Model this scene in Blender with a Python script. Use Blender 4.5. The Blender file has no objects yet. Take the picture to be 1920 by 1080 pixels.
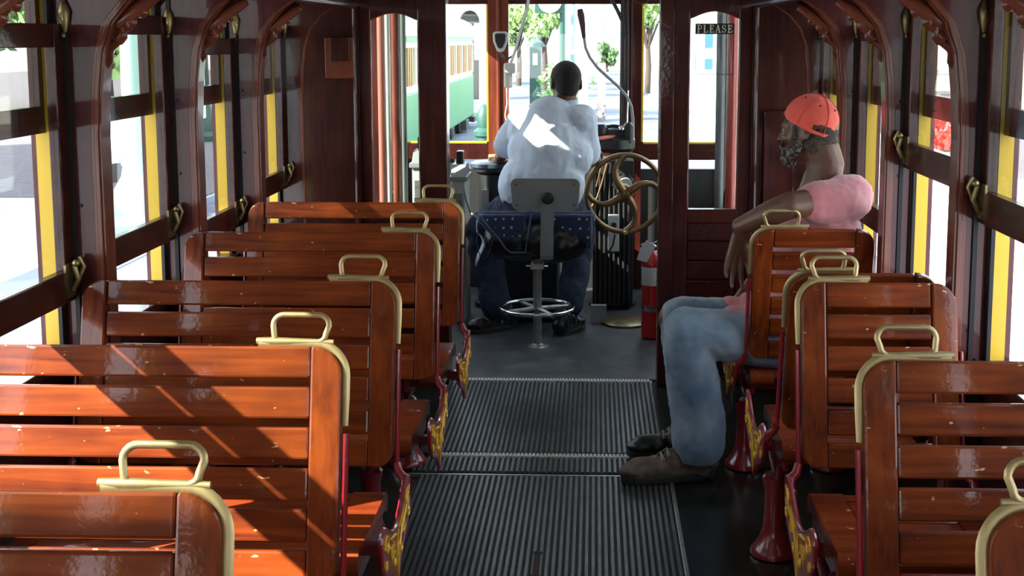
import bpy, bmesh, math, random
from mathutils import Vector, Matrix, Euler
random.seed(7)
PI = math.pi
SC = bpy.context.scene
C = SC.collection

# ------------------------------------------------------------------ camera
F = 2300.0; PX, PY = 1040.0, 360.0; H = 1.56
pit = math.atan((PY-72)/F); yaw = math.atan((1115-PX)*math.cos(pit)/F)
cam = bpy.data.cameras.new('camera'); co = bpy.data.objects.new('camera', cam); C.objects.link(co)
co.location = (0, 0, H); co.rotation_euler = (PI/2-pit, 0, yaw)
cam.lens = F/1920*36; cam.sensor_width = 36; cam.shift_x = -(PX-960)/1920; cam.shift_y = -(540-PY)/1920
cam.clip_start = .05; cam.clip_end = 500
SC.camera = co
Rm = Euler((PI/2-pit, 0, yaw)).to_matrix()
def ray(px, py): return Rm @ Vector(((px-PX)/F, -(py-PY)/F, -1))
def P(px, py, Y):                       # the point at distance Y ahead seen at px, py
    r = ray(px, py); t = Y/r.y; return Vector((r.x*t, Y, H+r.z*t))
def G(px, py, z=0.0):                   # the point at height z
    r = ray(px, py); t = (z-H)/r.z; return Vector((r.x*t, r.y*t, z))

# ------------------------------------------------------------------ materials
def mat(name, col, rough=.5, metal=0, coat=0, coat_r=.1, spec=.5, bump=None, var=None, sheen=0, sss=0):
    """var=(scale, colour2, stretch, contrast)   bump=(scale, strength, stretch)"""
    m = bpy.data.materials.new(name); m.use_nodes = True
    N = m.node_tree.nodes; L = m.node_tree.links; b = N['Principled BSDF']
    b.inputs['Base Color'].default_value = (*col, 1); b.inputs['Roughness'].default_value = rough
    b.inputs['Metallic'].default_value = metal; b.inputs['Coat Weight'].default_value = coat
    b.inputs['Coat Roughness'].default_value = coat_r; b.inputs['Specular IOR Level'].default_value = spec
    b.inputs['Sheen Weight'].default_value = sheen
    if sss: b.inputs['Subsurface Weight'].default_value = sss; b.inputs['Subsurface Radius'].default_value = (.02, .008, .004)
    tc = N.new('ShaderNodeTexCoord')
    def noise(scale, stretch, detail=5):
        mp = N.new('ShaderNodeMapping'); mp.inputs['Scale'].default_value = stretch
        L.new(tc.outputs['Object'], mp.inputs['Vector'])
        n = N.new('ShaderNodeTexNoise'); n.inputs['Scale'].default_value = scale; n.inputs['Detail'].default_value = detail
        L.new(mp.outputs[0], n.inputs['Vector']); return n
    if var:
        sc, c2, st, (lo, hi) = var
        n = noise(sc, st); r = N.new('ShaderNodeValToRGB')
        r.color_ramp.elements[0].position = lo; r.color_ramp.elements[1].position = hi
        r.color_ramp.elements[0].color = (*col, 1); r.color_ramp.elements[1].color = (*c2, 1)
        L.new(n.outputs['Fac'], r.inputs['Fac']); L.new(r.outputs['Color'], b.inputs['Base Color'])
        m['ramp'] = r.name
    if bump:
        sc, s, st = bump
        n = noise(sc, st, 8); bu = N.new('ShaderNodeBump'); bu.inputs['Strength'].default_value = s; bu.inputs['Distance'].default_value = .004
        L.new(n.outputs['Fac'], bu.inputs['Height']); L.new(bu.outputs[0], b.inputs['Normal'])
        if coat: L.new(bu.outputs[0], b.inputs['Coat Normal'])
    return m

def wood(name, dark, light, rough=.32, coat=.55, coat_r=.07, chips=True, along=0, ripple=.06):
    m = mat(name, dark, rough+.12, 0, coat, coat_r, spec=.12)
    N = m.node_tree.nodes; L = m.node_tree.links; b = N['Principled BSDF']
    tc = N['Texture Coordinate']
    mp = N.new('ShaderNodeMapping'); st = [14, 14, 14]; st[along] = 1.0; mp.inputs['Scale'].default_value = st
    L.new(tc.outputs['Object'], mp.inputs['Vector'])
    n = N.new('ShaderNodeTexNoise'); n.inputs['Scale'].default_value = 3.5; n.inputs['Detail'].default_value = 9; n.inputs['Distortion'].default_value = .6
    L.new(mp.outputs[0], n.inputs['Vector'])
    n2 = N.new('ShaderNodeTexNoise'); n2.inputs['Scale'].default_value = 4.5; n2.inputs['Detail'].default_value = 3
    L.new(tc.outputs['Object'], n2.inputs['Vector'])
    mx = N.new('ShaderNodeMath'); mx.operation = 'MULTIPLY_ADD'; mx.inputs[1].default_value = .5
    L.new(n.outputs['Fac'], mx.inputs[0]); 
    mh = N.new('ShaderNodeMath'); mh.operation = 'MULTIPLY'; mh.inputs[1].default_value = .5
    L.new(n2.outputs['Fac'], mh.inputs[0]); L.new(mh.outputs[0], mx.inputs[2])
    r = N.new('ShaderNodeValToRGB'); r.color_ramp.elements[0].position = .36; r.color_ramp.elements[1].position = .64
    r.color_ramp.elements[0].color = (*dark, 1); r.color_ramp.elements[1].color = (*light, 1)
    L.new(mx.outputs[0], r.inputs['Fac']); out = r.outputs['Color']
    if chips:                            # small chips in the varnish, pale bare wood
        mp3 = N.new('ShaderNodeMapping'); mp3.inputs['Scale'].default_value = (1, 1, 2.2); L.new(tc.outputs['Object'], mp3.inputs['Vector'])
        n3 = N.new('ShaderNodeTexNoise'); n3.inputs['Scale'].default_value = 34; n3.inputs['Detail'].default_value = 6
        L.new(mp3.outputs[0], n3.inputs['Vector'])
        r3 = N.new('ShaderNodeValToRGB'); r3.color_ramp.elements[0].position = .695; r3.color_ramp.elements[1].position = .715
        L.new(n3.outputs['Fac'], r3.inputs['Fac'])
        mm = N.new('ShaderNodeMix'); mm.data_type = 'RGBA'
        L.new(r3.outputs['Color'], mm.inputs['Factor']); L.new(out, mm.inputs['A']); mm.inputs['B'].default_value = (.55, .32, .16, 1)
        out = mm.outputs['Result']
    L.new(out, b.inputs['Base Color'])
    bu = N.new('ShaderNodeBump'); bu.inputs['Strength'].default_value = .12; bu.inputs['Distance'].default_value = .003
    L.new(n.outputs['Fac'], bu.inputs['Height']); L.new(bu.outputs[0], b.inputs['Normal'])
    nb = N.new('ShaderNodeTexNoise'); nb.inputs['Scale'].default_value = 60; L.new(tc.outputs['Object'], nb.inputs['Vector'])
    bu2 = N.new('ShaderNodeBump'); bu2.inputs['Strength'].default_value = ripple; bu2.inputs['Distance'].default_value = .003
    L.new(nb.outputs['Fac'], bu2.inputs['Height']); L.new(bu2.outputs[0], b.inputs['Coat Normal'])
    return m

M = {}
M['seatwood'] = wood('varnished_seat_wood', (.062, .0085, .0026), (.235, .044, .0062), rough=.34)
M['seatwood_v'] = wood('varnished_stile_wood', (.068, .0095, .0028), (.245, .046, .0066), rough=.34, along=2)
M['panwood'] = wood('worn_seat_wood', (.11, .014, .004), (.30, .052, .010), rough=.3)
M['mahog'] = wood('dark_mahogany', (.022, .0042, .0035), (.066, .0130, .0085), rough=.28, chips=False, along=2)
M['mahog_h'] = wood('dark_mahogany_rail', (.020, .0040, .0033), (.062, .0125, .0085), rough=.28, chips=False, along=1)
M['mould'] = wood('brown_moulding_wood', (.09, .018, .010), (.18, .042, .02), rough=.3, chips=False, along=2)
M['ribpaint'] = wood('plum_varnish', (.050, .008, .010), (.10, .018, .020), rough=.34, coat=.45, coat_r=.05, chips=False, along=2, ripple=.04)
M['iron'] = mat('red_enamel_iron', (.22, .007, .013), .3, 0, .8, .1, bump=(40, .15, (1, 1, 1)))
M['gold'] = mat('gold_paint', (.75, .42, .04), .4, .2)
M['brass'] = mat('brushed_brass', (.52, .40, .20), .42, .75, bump=(80, .1, (1, 1, 1)), var=(9, (.38, .28, .13), (1, 1, 1), (.35, .7)))
M['oldbrass'] = mat('tarnished_brass', (.16, .12, .05), .38, .8, var=(30, (.34, .26, .12), (1, 1, 1), (.4, .65)))
M['bronze'] = mat('bronze_wheel', (.30, .19, .09), .38, .85, var=(12, (.18, .11, .05), (1, 1, 1), (.35, .65)))
M['yellow'] = mat('yellow_paint', (.62, .38, .010), .45)
M['black'] = mat('black_enamel', (.008, .009, .010), .38)
M['blackmatte'] = mat('black_matte', (.010, .010, .011), .7)
M['rubber'] = mat('grooved_rubber', (.050, .057, .060), .27, bump=(300, .25, (1, 1, 1)), var=(7, (.095, .100, .094), (1, 1, 1), (.45, .75)))
M['lino'] = mat('black_linoleum', (.013, .015, .012), .2, var=(5, (.035, .037, .032), (1, 1, 1), (.5, .75)), bump=(30, .12, (1, 1, 1)))
M['lino_grey'] = mat('worn_grey_floor', (.035, .037, .040), .5, var=(9, (.075, .077, .08), (1, 1, 1), (.4, .75)), bump=(90, .2, (1, 1, 1)))
M['steel'] = mat('worn_steel', (.42, .42, .40), .35, .8, var=(40, (.2, .17, .14), (1, 1, 1), (.5, .8)))
M['chrome'] = mat('chrome', (.7, .7, .7), .15, 1)
M['greyplastic'] = mat('grey_plastic', (.22, .225, .23), .45, bump=(200, .15, (1, 1, 1)))
M['palegrey'] = mat('pale_grey_plastic', (.42, .42, .40), .45)
M['white'] = mat('white_paint', (.8, .8, .78), .5)
M['ceil'] = mat('cream_ceiling', (.62, .55, .45), .6)
M['skin'] = mat('brown_skin', (.115, .048, .026), .42, sss=.05, bump=(70, .25, (1, 1, 1)), var=(10, (.17, .078, .045), (1, 1, 1), (.4, .7)))
M['palm'] = mat('palm_skin', (.30, .15, .10), .5)
M['hair'] = mat('short_black_hair', (.008, .006, .005), .8, bump=(260, .8, (1, 1, 1)), sheen=.1)
M['beard'] = mat('greying_beard', (.02, .017, .015), .85, bump=(200, 1, (1, 1, 1)), var=(85, (.30, .28, .26), (1, 1, 1), (.42, .66)))
M['nape'] = mat('short_grey_hair', (.045, .03, .022), .85, bump=(260, .8, (1, 1, 1)), var=(120, (.14, .11, .09), (1, 1, 1), (.45, .7)))
M['pink'] = mat('faded_pink_cotton', (.56, .20, .215), .85, sheen=.2, bump=(16, .7, (1, 1, .5)), var=(6, (.64, .29, .30), (1, 1, 1), (.4, .7)))
M['coral'] = mat('coral_cotton', (.90, .115, .075), .8, sheen=.2, bump=(50, .3, (1, 1, 1)))
M['shirt'] = mat('pale_blue_shirt', (.60, .68, .82), .8, bump=(14, .8, (1, 1, .5)))
M['denim'] = mat('washed_denim', (.10, .17, .25), .85, sheen=.15, bump=(18, .8, (1, 1, .5)), var=(7, (.30, .36, .40), (1, 1, .8), (.35, .68)))
M['navy'] = mat('navy_trousers', (.012, .020, .045), .85, bump=(14, .7, (1, 1, .4)))
M['blackshoe'] = mat('black_leather_shoe', (.012, .012, .012), .35, bump=(30, .3, (1, 1, 1)))
M['brownshoe'] = mat('worn_brown_suede', (.08, .052, .038), .8, var=(20, (.17, .125, .10), (1, 1, 1), (.4, .7)), bump=(90, .5, (1, 1, 1)))
M['sole'] = mat('dark_shoe_sole', (.018, .016, .015), .8)
M['lace'] = mat('pale_lace', (.35, .32, .28), .9)
M['vinyl'] = mat('black_vinyl', (.010, .010, .011), .3, bump=(14, 1, (1, 1, 1)))
M['red'] = mat('red_enamel', (.5, .01, .012), .3, coat=.5)
M['redgrip'] = mat('worn_red_grip', (.45, .09, .06), .35)
M['paper'] = mat('paper', (.75, .76, .78), .8)
M['eye'] = mat('eye', (.5, .45, .4), .2)
# blue seat cloth with small pale dots
M['bluecloth'] = mat('blue_dotted_cloth', (.018, .035, .095), .85, sheen=.2)
def dots():
    m = M['bluecloth']; N = m.node_tree.nodes; L = m.node_tree.links
    v = N.new('ShaderNodeTexVoronoi'); v.inputs['Scale'].default_value = 24; v.inputs['Randomness'].default_value = .25
    L.new(N['Texture Coordinate'].outputs['Object'], v.inputs['Vector'])
    r = N.new('ShaderNodeValToRGB'); r.color_ramp.elements[0].position = .14; r.color_ramp.elements[0].color = (.45, .42, .4, 1)
    r.color_ramp.elements[1].position = .18; r.color_ramp.elements[1].color = (.018, .035, .095, 1)
    L.new(v.outputs['Distance'], r.inputs['Fac']); L.new(r.outputs['Color'], N['Principled BSDF'].inputs['Base Color'])
dots()
# outdoors
M['leaf'] = mat('leaves', (.17, .33, .07), .6, var=(1.2, (.42, .55, .22), (1, 1, 1), (.35, .65)))
M['leafdark'] = mat('dark_leaves', (.06, .13, .04), .6, var=(1.2, (.15, .25, .09), (1, 1, 1), (.35, .65)))
M['bark'] = mat('bark', (.07, .05, .04), .9, bump=(8, 1, (1, 1, .2)))
M['concrete'] = mat('pale_concrete', (.42, .415, .41), .9, var=(.6, (.50, .495, .49), (1, 1, 1), (.4, .6)))
M['asphalt'] = mat('grey_roadway', (.085, .098, .125), .9, var=(.5, (.15, .165, .20), (1, 1, 1), (.4, .6)))
M['tgreen'] = mat('green_tram_paint', (.07, .30, .11), .35)
M['cream'] = mat('cream_tram_paint', (.72, .66, .48), .45)
M['orange'] = mat('varnished_tram_slats', (.5, .26, .08), .45)
M['postgreen'] = mat('dark_green_lamp_iron', (.016, .065, .045), .5)
M['darkglass'] = mat('dark_window_glass', (.03, .04, .05), .1)
M['wallwhite'] = mat('white_render_wall', (.40, .39, .36), .9, var=(1, (.32, .31, .28), (1, 1, .3), (.4, .6)))
M['wallbeige'] = mat('beige_stone', (.26, .21, .16), .9)
M['redcloth'] = mat('red_banner', (.6, .03, .05), .7)
M['banner'] = mat('white_banner_cloth', (.8, .8, .8), .8)
M['railsteel'] = mat('rail_steel', (.45, .45, .45), .4, .6)
def bricks():
    m = mat('brick_paving', (.3, .2, .2), .9); N = m.node_tree.nodes; L = m.node_tree.links
    b = N.new('ShaderNodeTexBrick'); b.inputs['Scale'].default_value = 2.5
    b.inputs['Color1'].default_value = (.11, .072, .075, 1); b.inputs['Color2'].default_value = (.14, .105, .11, 1); b.inputs['Mortar'].default_value = (.2, .18, .175, 1)
    L.new(N['Texture Coordinate'].outputs['Object'], b.inputs['Vector']); L.new(b.outputs['Color'], N['Principled BSDF'].inputs['Base Color'])
    return m
M['brick'] = bricks()
def glassmat(name, tint=(.93, .96, .95), refl=1.0):
    m = bpy.data.materials.new(name); m.use_nodes = True; N = m.node_tree.nodes; L = m.node_tree.links
    N.remove(N['Principled BSDF']); o = N['Material Output']
    t = N.new('ShaderNodeBsdfTransparent'); t.inputs[0].default_value = (*tint, 1)
    g = N.new('ShaderNodeBsdfGlossy'); g.inputs['Roughness'].default_value = .02
    ge = N.new('ShaderNodeNewGeometry'); d = N.new('ShaderNodeVectorMath'); d.operation = 'DOT_PRODUCT'
    L.new(ge.outputs['Normal'], d.inputs[0]); L.new(ge.outputs['Incoming'], d.inputs[1])
    def mth(op, a, b=None):
        q = N.new('ShaderNodeMath'); q.operation = op
        for i, v in enumerate((a, b)):
            if v is None: continue
            if isinstance(v, (int, float)): q.inputs[i].default_value = v
            else: L.new(v, q.inputs[i])
        return q.outputs[0]
    fr = mth('ADD', mth('MULTIPLY', mth('POWER', mth('SUBTRACT', 1.0, mth('ABSOLUTE', d.outputs['Value'])), 5.0), .9), .035)
    mx = N.new('ShaderNodeMixShader'); L.new(fr, mx.inputs[0]); L.new(t.outputs[0], mx.inputs[1]); L.new(g.outputs[0], mx.inputs[2])
    L.new(mx.outputs[0], o.inputs[0]); return m
M['glass'] = glassmat('window_glass'); M['glass2'] = glassmat('outer_glass', (.86, .88, .85))

# ------------------------------------------------------------------ mesh helpers
def tag(o, label=None, cat=None, group=None, kind=None):
    if label: o['label'] = label
    if cat: o['category'] = cat
    if group: o['group'] = group
    if kind: o['kind'] = kind
    return o
def empty(name, loc, label=None, cat=None, group=None, kind=None, rz=0):
    o = bpy.data.objects.new(name, None); C.objects.link(o); o.location = loc; o.rotation_euler = (0, 0, rz)
    o.empty_display_size = .1
    return tag(o, label, cat, group, kind)
def link(name, bm, m, parent=None, smooth=None, bevel=0, loc=None):
    me = bpy.data.meshes.new(name); bmesh.ops.recalc_face_normals(bm, faces=bm.faces[:])
    if smooth is not None:
        for f in bm.faces: f.smooth = True
        for e in bm.edges:
            if len(e.link_faces) == 2 and e.calc_face_angle(0) > smooth: e.smooth = False
    bm.to_mesh(me); bm.free()
    me.materials.append(M[m] if isinstance(m, str) else m)
    o = bpy.data.objects.new(name, me); C.objects.link(o)
    if parent:
        o.parent = parent
    if loc is not None: o.location = loc
    if bevel:
        b = o.modifiers.new('bevel', 'BEVEL'); b.width = bevel; b.segments = 2; b.limit_method = 'ANGLE'; b.angle_limit = .6
    return o
class MB:
    """collects shapes given in world (or thing-local) coordinates; build() links ONE object"""
    def __init__(s, off=(0, 0, 0)): s.bm = bmesh.new(); s.off = Vector(off)
    def faces(s, vs, fs):
        v = [s.bm.verts.new(Vector(p)-s.off) for p in vs]
        for f in fs:
            try: s.bm.faces.new([v[i] for i in f])
            except ValueError: pass
        return s
    def box(s, lo, hi):
        (a, b, c), (d, e, f) = lo, hi
        return s.faces([(a,b,c),(d,b,c),(d,e,c),(a,e,c),(a,b,f),(d,b,f),(d,e,f),(a,e,f)],
                       [(0,3,2,1),(4,5,6,7),(0,1,5,4),(1,2,6,5),(2,3,7,6),(3,0,4,7)])
    def obox(s, c, size, rot=None):
        R = rot if isinstance(rot, Matrix) else Euler(rot or (0,0,0)).to_matrix()
        h = Vector(size)/2; vs = []
        for z in (-1, 1):
            for x, y in ((-1,-1),(1,-1),(1,1),(-1,1)): vs.append(Vector(c)+R@Vector((x*h.x, y*h.y, z*h.z)))
        return s.faces(vs, [(0,3,2,1),(4,5,6,7),(0,1,5,4),(1,2,6,5),(2,3,7,6),(3,0,4,7)])
    def prism(s, pts, d0, d1, f):
        """outline pts (u, v) between depths d0 and d1; f(u, v, d) gives the point"""
        n = len(pts); vs = [f(u, v, d0) for u, v in pts]+[f(u, v, d1) for u, v in pts]
        return s.faces(vs, [list(range(n))[::-1], list(range(n, 2*n))]+[(i, (i+1) % n, n+(i+1) % n, n+i) for i in range(n)])
    def ring(s, outer, inner, d0, d1, f):
        n = len(outer); vs = [f(u, v, d) for d in (d0, d1) for L in (outer, inner) for u, v in L]
        fs = []
        for i in range(n):
            j = (i+1) % n
            fs += [(i, j, n+j, n+i), (2*n+i, 3*n+i, 3*n+j, 2*n+j), (i, 2*n+i, 2*n+j, j), (n+i, n+j, 3*n+j, 3*n+i)]
        return s.faces(vs, fs)
    def tube(s, path, r, seg=8, closed=False, flat=1.0, up=None):
        pts = [Vector(p) for p in path]; n = len(pts)
        rs = r if isinstance(r, (list, tuple)) else [r]*n
        vs = []; prev = None
        for i, p in enumerate(pts):
            a = pts[(i-1) % n] if (closed or i > 0) else p; b = pts[(i+1) % n] if (closed or i < n-1) else p
            t = (b-a).normalized()
            if up is not None: x = Vector(up).cross(t)
            elif prev is None: x = t.orthogonal()
            else: x = prev-t*prev.dot(t)
            if x.length < 1e-6: x = t.orthogonal()
            x.normalize(); prev = x; y = t.cross(x)
            for k in range(seg):
                an = 2*PI*k/seg; vs.append(p+x*math.cos(an)*rs[i]*flat+y*math.sin(an)*rs[i])
        fs = []
        for i in range(n if closed else n-1):
            for k in range(seg):
                i2 = (i+1) % n; fs.append((i*seg+k, i*seg+(k+1) % seg, i2*seg+(k+1) % seg, i2*seg+k))
        if not closed: fs += [list(range(seg))[::-1], [(n-1)*seg+k for k in range(seg)]]
        return s.faces(vs, fs)
    def lathe(s, prof, base=(0,0,0), axis=(0,0,1), seg=20):
        """prof: (radius, distance along axis)"""
        ax = Vector(axis).normalized(); x = ax.orthogonal().normalized(); y = ax.cross(x); B = Vector(base)
        vs = [B+ax*h+(x*math.cos(2*PI*k/seg)+y*math.sin(2*PI*k/seg))*max(r, 1e-4) for r, h in prof for k in range(seg)]
        n = len(prof); fs = [(i*seg+k, i*seg+(k+1) % seg, (i+1)*seg+(k+1) % seg, (i+1)*seg+k) for i in range(n-1) for k in range(seg)]
        fs += [list(range(seg))[::-1], [(n-1)*seg+k for k in range(seg)]]
        return s.faces(vs, fs)
    def ell(s, c, r, rot=None, seg=16, rings=10):
        R = rot if isinstance(rot, Matrix) else Euler(rot or (0,0,0)).to_matrix(); c = Vector(c)
        r = (r, r, r) if isinstance(r, (int, float)) else r
        vs = [c+R@Vector((0,0,-r[2]))]
        for i in range(1, rings):
            a = -PI/2+PI*i/rings
            for k in range(seg):
                b = 2*PI*k/seg; vs.append(c+R@Vector((r[0]*math.cos(a)*math.cos(b), r[1]*math.cos(a)*math.sin(b), r[2]*math.sin(a))))
        vs.append(c+R@Vector((0,0,r[2]))); n = len(vs)
        fs = [(0, 1+(k+1) % seg, 1+k) for k in range(seg)]+[(n-1, n-1-seg+k, n-1-seg+(k+1) % seg) for k in range(seg)]
        for i in range(rings-2):
            for k in range(seg): fs.append((1+i*seg+k, 1+i*seg+(k+1) % seg, 1+(i+1)*seg+(k+1) % seg, 1+(i+1)*seg+k))
        return s.faces(vs, fs)
    def cap(s, a, b, ra, rb, seg=14):
        """tapered capsule"""
        a, b = Vector(a), Vector(b); d = (b-a); L = d.length; t = d.normalized() if L > 1e-6 else Vector((0,0,1))
        prof = [(ra*math.cos(q), -ra*math.sin(q)) for q in [PI/2*(1-i/5) for i in range(6)]]+[(rb*math.cos(q), L+rb*math.sin(q)) for q in [PI/2*i/5 for i in range(6)]]
        return s.lathe(prof, a, t, seg)
    def chain(s, pts, rs, seg=14):
        for i in range(len(pts)-1): s.cap(pts[i], pts[i+1], rs[i], rs[i+1], seg)
        return s
    def build(s, name, m, parent=None, smooth=None, bevel=0): return link(name, s.bm, m, parent, smooth, bevel, None)
def blob(mb, name, m, parent, voxel=.008, smooth=3, disp=None):
    """union of overlapping shapes into one continuous skin"""
    o = mb.build(name, m, None)
    r = o.modifiers.new('r', 'REMESH'); r.mode = 'VOXEL'; r.voxel_size = voxel
    sm = o.modifiers.new('s', 'SMOOTH'); sm.iterations = smooth; sm.factor = .6
    if disp:
        for q, (size, stren) in enumerate(disp):
            tx = bpy.data.textures.new('folds', 'CLOUDS'); tx.noise_scale = size; tx.noise_depth = 2
            d = o.modifiers.new('d%d' % q, 'DISPLACE'); d.texture = tx; d.strength = stren; d.mid_level = .5; d.texture_coords = 'LOCAL'
    dg = bpy.context.evaluated_depsgraph_get(); dg.update()
    me = bpy.data.meshes.new_from_object(o.evaluated_get(dg)); o.modifiers.clear(); old = o.data; o.data = me; me.name = name
    bpy.data.meshes.remove(old)
    for p in me.polygons: p.use_smooth = True
    if parent: o.parent = parent
    return o
def arc(cx, cy, r, a0, a1, n): return [(cx+r*math.cos(a0+(a1-a0)*i/n), cy+r*math.sin(a0+(a1-a0)*i/n)) for i in range(n+1)]
def copy_tree(o, parent=None):
    c = o.copy(); C.objects.link(c); c.parent = parent
    for ch in [k for k in C.objects if k.parent == o]: copy_tree(ch, c)
    return c

WL, WR = -1.40, 1.01          # side walls
TL, TR = -1.30, .94           # inner edge of the ribs
ribs = [5.46-.752*k for k in range(10)]
ribs = [5.46, 4.71, 3.965, 3.18, 2.47, 1.70, .95, .20, -.55, -1.30]
RT = .05                      # rib thickness along the car

# ------------------------------------------------------------------ floor
MB().box((WL-.05, -2.2, -.08), (WR+.05, 7.8, -.004)).build('floor', 'lino'); C.objects['floor']['kind'] = 'structure'
fl = MB().box((-.78, 5.50, -.004), (.75, 7.6, .004)).build('platform_floor', 'lino_grey'); tag(fl, kind='structure')
def ribbed(name, x0, x1, y0, y1, z, label):
    b = MB()
    b.box((x0, y0, -.004), (x1, y1, z)); o = b.build(name, 'blackmatte'); b = MB()
    n = int((x1-x0)/.0195); p = (x1-x0)/n
    for i in range(n):
        x = x0+(i+.5)*p
        b.prism([(x-.0062, z-.001), (x-.0048, z+.0055), (x+.0048, z+.0055), (x+.0062, z-.001)], y0+.004, y1-.004, lambda u, v, d: (u, d, v))
    b.build('ribs', 'rubber', o); tag(o, label, 'floor mat', 'grooved rubber mats in the aisle'); return o
ribbed('rubber_floor_mat', -.62, .268, -1.9, 4.225, .003, 'nearest long grooved rubber mat in the aisle with a rusty slot')
ribbed('rubber_floor_mat', -.66, .268, 4.262, 4.42, .003, 'narrow crosswise strip of grooved rubber mat beside the brown shoe')
ribbed('rubber_floor_mat', -.66, .268, 4.47, 5.44, .003, 'farthest grooved rubber mat, in front of the driver platform')
sl = MB(); sl.box((-.176, 3.40, .002), (-.157, 3.56, .0115)); sl.ell((-.166, 3.56, .009), (.014, .014, .004)); sl.ell((-.169, 3.40, .009), (.016, .010, .004))
tag(sl.build('hatch_slot', mat('rusty_iron', (.035, .018, .012), .8)), 'rusty lifting slot set in the nearest grooved mat', 'hatch pull')
t = MB().box((.270, -1.9, -.004), (.284, 4.20, .009)).build('metal_floor_strip', 'steel', bevel=.002); tag(t, 'bright metal edging strip running lengthwise beside the grooved mat', 'floor strip', kind=None)
t = MB().box((-.66, 4.232, -.004), (.30, 4.242, .006)).build('metal_floor_strip', 'steel'); tag(t, 'thin metal strip crossing the aisle between two grooved mats', 'floor strip')
for y, l in ((4.425, 'pale metal nosing crossing the aisle by the brown shoe'), (5.45, 'pale metal nosing crossing the aisle at the foot of the front partition')):
    b = MB(); n = 60
    for i in range(n):
        x = -.60+i*(.86/n); b.box((x, y, .0), (x+.010, y+.034, .0095))
    b.box((-.60, y, -.003), (.268, y+.03, .004))
    tag(b.build('ribbed_nosing_strip', mat('pale_worn_metal', (.58, .56, .50), .5, .2)), l, 'floor strip')

# ------------------------------------------------------------------ side walls, ribs, windows
def rib_outline(side):
    # (distance inward from wall, z)
    W = TL-WL if side < 0 else WR-TR
    inn = [(W, -.0), (W, .5), (W, 1.30), (W+.006, 1.42), (W+.018, 1.52), (W+.045, 1.60), (W+.095, 1.66), (W+.17, 1.71), (W+.24, 1.735)]
    return inn
def add_ribs(side):
    wx = WL if side < 0 else WR; s = -side      # s: inward direction
    inn = rib_outline(side)
    for k, y in enumerate(ribs):
        body = [(-.012, 0)]+[(a-.022, z) for a, z in inn]+[(-.012, 1.78)]
        r = empty('trim_%d' % (k+1+(10 if side > 0 else 0)), (wx, y, 0), kind='structure')
        b = MB((wx, y, 0)); b.prism(body, y, y+RT, lambda u, v, d: (wx+s*u, d, v)); b.build('rib_panel', 'ribpaint', r, bevel=.003)
        # moulding that caps the inner edge
        m = MB((wx, y, 0))
        for (o0, o1, e) in ((-.024, -.010, .004), (-.012, .0, .012), (-.002, .007, .006)):
            pts = [(a+o0, z) for a, z in inn]+[(a+o1, z) for a, z in inn[::-1]]
            m.prism(pts, y-e, y+RT+e, lambda u, v, d: (wx+s*u, d, v))
        m.build('rib_moulding', 'mould', r, bevel=.002)
        W = inn[0][0]
        # carved scroll bracket where the rib turns under the ceiling
        c = MB((wx, y, 0)); yc = y+RT/2
        pts = []
        for i in range(26):
            a = i/25*2.3*2*PI; rr = .026*(1-i/30)
            pts.append((wx+s*(W+.045+rr*math.cos(a)), yc, 1.575+rr*math.sin(a)))
        c.tube(pts, [.011*(1-i/40) for i in range(26)], 8, flat=2.0, up=(0, 1, 0))
        c.tube([(wx+s*(W+.005), yc, 1.47), (wx+s*(W+.022), yc, 1.50), (wx+s*(W+.020), yc, 1.53), (wx+s*(W+.045), yc, 1.55)], [.006, .012, .014, .012], 8)
        c.tube([(wx+s*(W+.045), yc, 1.60), (wx+s*(W+.10), yc, 1.635), (wx+s*(W+.17), yc, 1.68)], [.016, .018, .012], 8, flat=1.5)
        c.ell((wx+s*(W+.085), yc, 1.605), (.016, .018, .02)); c.ell((wx+s*(W+.115), yc, 1.630), (.016, .018, .018))
        c.build('scroll_bracket', 'mould', r, smooth=.9)
        # little screws
        d = MB((wx, y, 0))
        for z in (.55, .80, 1.12, 1.36): d.lathe([(.005, 0), (.004, .003)], (wx+s*(W*.42), y, z), (0, -1, 0), 8)
        d.build('screws', 'blackmatte', r)
        # brass keyhole catch near the top
        q = MB((wx, y, 0)); cx = wx+s*.022
        q.tube([(cx, y-.006, 1.575), (cx, y-.006, 1.60), (cx, y-.006, 1.63), (cx, y-.006, 1.655)], [.006, .013, .018, .008], 10, flat=1, up=(0,1,0))
        q.ell((cx, y-.016, 1.568), (.007, .007, .008)); q.tube([(cx, y-.012, 1.60), (cx, y-.024, 1.615), (cx, y-.012, 1.64)], .005, 6)
        q.build('sash_catch', 'oldbrass', r, smooth=.9)
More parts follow.
